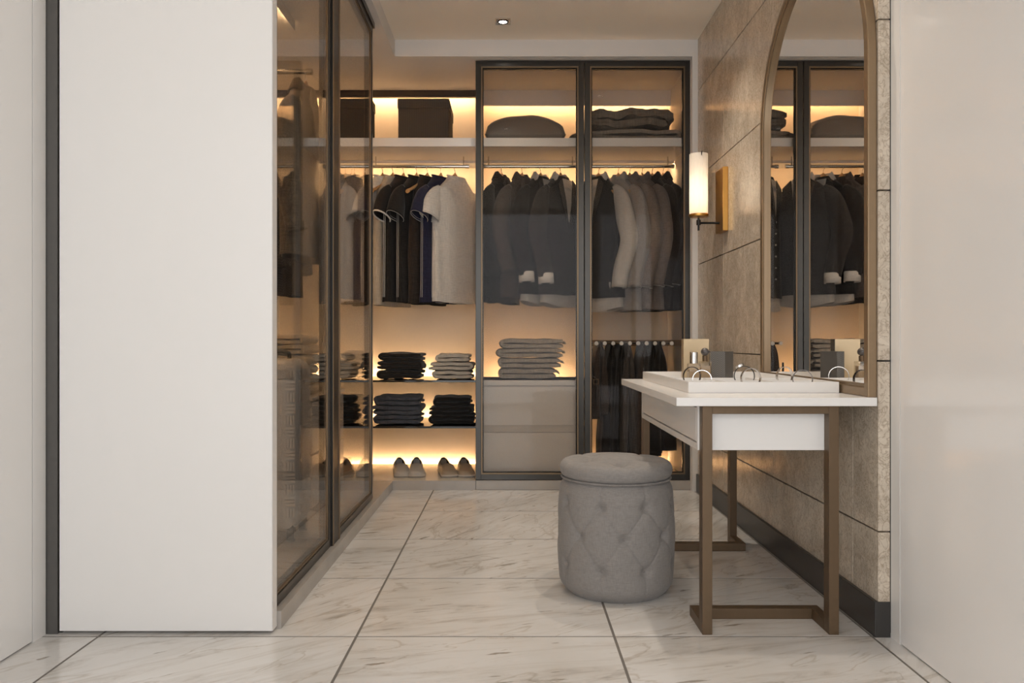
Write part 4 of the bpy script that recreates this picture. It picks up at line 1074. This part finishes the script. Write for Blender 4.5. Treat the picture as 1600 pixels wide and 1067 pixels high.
# ------------------------------------------------------------------ wall sconce
sx, sy = .994, 4.19
sn = thing('wall_sconce', 'lit brass wall sconce with ribbed frosted glass cylinder on the stone wall', 'wall light', (XW, sy, 1.497))
B(1.105, XW - .0002, 4.12, 4.27, 1.497, 1.832).build('backplate', M['gold'], sn, bevel=.002)
mb = MB(); mb.cyl((1.105, sy, 1.546), (sx, sy, 1.546), .006, 12); mb.cyl((sx, sy, 1.505), (sx, sy, 1.582), .0055, 12); mb.cyl((sx, sy, 1.535), (sx, sy, 1.562), .012, 14)
mb.build('arm', M['blackmetal'], sn, smooth=40)
mb = MB(); mb.lathe((sx, sy, 1.574), [(.012, 0), (.050, .004), (.0525, .010), (.0525, .018), (.046, .018)], 32); mb.build('cup', M['gold'], sn, smooth=35)
mb = MB(); rings = []
for z in (1.592, 1.912):
    rings.append([(sx + .0495 * math.cos(2 * PI * k / 14), sy + .0495 * math.sin(2 * PI * k / 14), z) for k in range(14)])
mb.loft(rings, False, False); sh = mb.build('shade', M['shade'], sn, solid=.003)
mb = MB()
for a in (.6, 2.7, 4.8): mb.cyl((sx + .044 * math.cos(a), sy + .044 * math.sin(a), 1.89), (sx + .053 * math.cos(a), sy + .053 * math.sin(a), 1.918), .003, 6)
mb.build('shade_clip', M['blackmetal'], sh)
mb = MB(); mb.lathe((sx, sy, 1.62), [(.006, 0), (.0115, .02), (.0115, .15), (.006, .165)], 16); mb.build('bulb', M['bulb'], sn, smooth=50)

# ------------------------------------------------------------------ tufted stool
stx_, sty = .385, 2.92
st = thing('tufted_stool', 'round grey linen stool with button-tufted sides and cushioned lid', 'stool', (stx_, sty, 0))
BT = []
for row, (zz, off) in enumerate(((.334, 0), (.228, 22.5), (.114, 0))):
    for k in range(8): BT.append((R(-97.5 - 14.8 + off + 45 * k), zz))
def rad(z):
    # side profile
    t = z / .415
    r = .205 + .012 * math.sin(PI * min(1, max(0, t)))
    if z < .05: r -= .030 * (1 - z / .05) ** 2
    if z > .37: r -= .016 * ((z - .37) / .045) ** 1.5
    return r
def angd(a, b_):
    d = (a - b_ + PI) % (2 * PI) - PI
    return d
NZ, NA = 120, 320; mb = MB(); rings = []
for i in range(NZ + 1):
    z = .415 * i / NZ; ring = []
    for j in range(NA):
        a = 2 * PI * j / NA; r = rad(z); dim = 0; crease = 0
        for (ba, bz) in BT:
            du = angd(a, ba) * .21; dz = z - bz
            if abs(du) < .14 and abs(dz) < .14:
                q = math.hypot(du, dz); dim += .018 * math.exp(-(q / .017) ** 2) + .0045 * math.exp(-(q / .04) ** 2)
                # diagonal creases to the buttons of the next row (half a step sideways)
        for (ba, bz) in BT[:8] + BT[16:]:
            for (ca, cz) in BT[8:16]:
                w_ = angd(ca, ba)
                if abs(abs(w_) - R(22.5)) < .02:
                    ex, ez = w_ * .21, cz - bz; L2 = ex * ex + ez * ez
                    du, dz = angd(a, ba) * .21, z - bz
                    if abs(du) > .13: continue
                    t = (du * ex + dz * ez) / L2
                    if 0 <= t <= 1:
                        dd = abs(du * ez - dz * ex) / math.sqrt(L2); crease = max(crease, .0034 * math.exp(-(dd / .0024) ** 2) + .0022 * math.exp(-(dd / .018) ** 2))
        for (ba, bz) in BT[:8]:
            if z > bz:
                dd = abs(angd(a, ba)) * .21; crease = max(crease, .0026 * math.exp(-(dd / .0024) ** 2) + .0012 * math.exp(-(dd / .015) ** 2))
        for (ba, bz) in BT[16:]:
            if z < bz:
                dd = abs(angd(a, ba)) * .21; crease = max(crease, .0026 * math.exp(-(dd / .0024) ** 2) + .0012 * math.exp(-(dd / .015) ** 2))
        r -= min(.024, dim) + crease * (1 - min(1, dim / .02))
        ring.append((stx_ + r * math.cos(a), sty + r * math.sin(a), z + .0005))
    rings.append(ring)
mb.loft(rings); mb.build('body', M['stool'], st, smooth=80)
LB = [(R(-97.5 + 8 + 72 * k), .110) for k in range(5)]
prof = []
for k in range(30):
    f = k / 29
    if f < .45:
        a = -PI / 2 + (f / .45) * PI * .93; prof.append((.182 + .025 * math.cos(a), .4475 + .031 * math.sin(a)))
    else:
        g = (f - .45) / .55; r = (.182 + .025 * math.cos(-PI / 2 + PI * .93)) * (1 - g) + .0015 * g; prof.append((r, .4475 + .031 * math.sin(-PI / 2 + PI * .93) + .017 * (1 - (r / .18) ** 2)))
mb = MB(); rings = []
for k, (r, z) in enumerate(prof):
    ring = []
    for j in range(160):
        a = 2 * PI * j / 160; x_, y_ = r * math.cos(a), r * math.sin(a); dim = 0; cr = 0
        if z > .44:
            for (ba, br) in LB:
                bx_, by_ = br * math.cos(ba), br * math.sin(ba); q = math.hypot(x_ - bx_, y_ - by_)
                dim += .016 * math.exp(-(q / .018) ** 2) + .017 * math.exp(-(q / .045) ** 2)
                if r > br: cr = max(cr, .0035 * math.exp(-(abs(angd(a, ba)) * r / .0035) ** 2) + .002 * math.exp(-(abs(angd(a, ba)) * r / .016) ** 2))
            for q_ in range(5):
                (a1, r1), (a2, r2) = LB[q_], LB[(q_ + 1) % 5]
                p1 = Vector((r1 * math.cos(a1), r1 * math.sin(a1))); p2 = Vector((r2 * math.cos(a2), r2 * math.sin(a2))); d_ = p2 - p1; pp = Vector((x_, y_)) - p1; t_ = pp.dot(d_) / d_.dot(d_)
                if 0 < t_ < 1: cr = max(cr, .0045 * math.exp(-((pp - d_ * t_).length / .004) ** 2) + .003 * math.exp(-((pp - d_ * t_).length / .015) ** 2))
        rr = r - (cr * .6 if k < 13 else 0)
        ring.append((stx_ + rr * math.cos(a), sty + rr * math.sin(a), z - dim - (cr if k >= 10 else 0)))
    rings.append(ring)
mb.loft(rings); lid = mb.build('lid', M['stool'], st, smooth=80)
mb = MB(); mb.tube([(stx_ + .1995 * math.cos(2 * PI * k / 72), sty + .1995 * math.sin(2 * PI * k / 72), .4165) for k in range(72)], .0042, 8, closed=True); mb.build('piping', M['button'], st, smooth=80)
mb = MB(); mb.sphere((0, 0, 0), .0075, 10, 6); bme = mb.mesh('button', (0, 0, 0), 60); bme.materials.append(M['button'])
for (ba, bz) in BT:
    o = bpy.data.objects.new('button', bme); COL.objects.link(o); o.parent = st; r = rad(bz) - .0255
    o.location = (r * math.cos(ba), r * math.sin(ba), bz)
for (ba, br) in LB:
    o = bpy.data.objects.new('button', bme); COL.objects.link(o); o.parent = st; o.location = (br * math.cos(ba), br * math.sin(ba), .456)
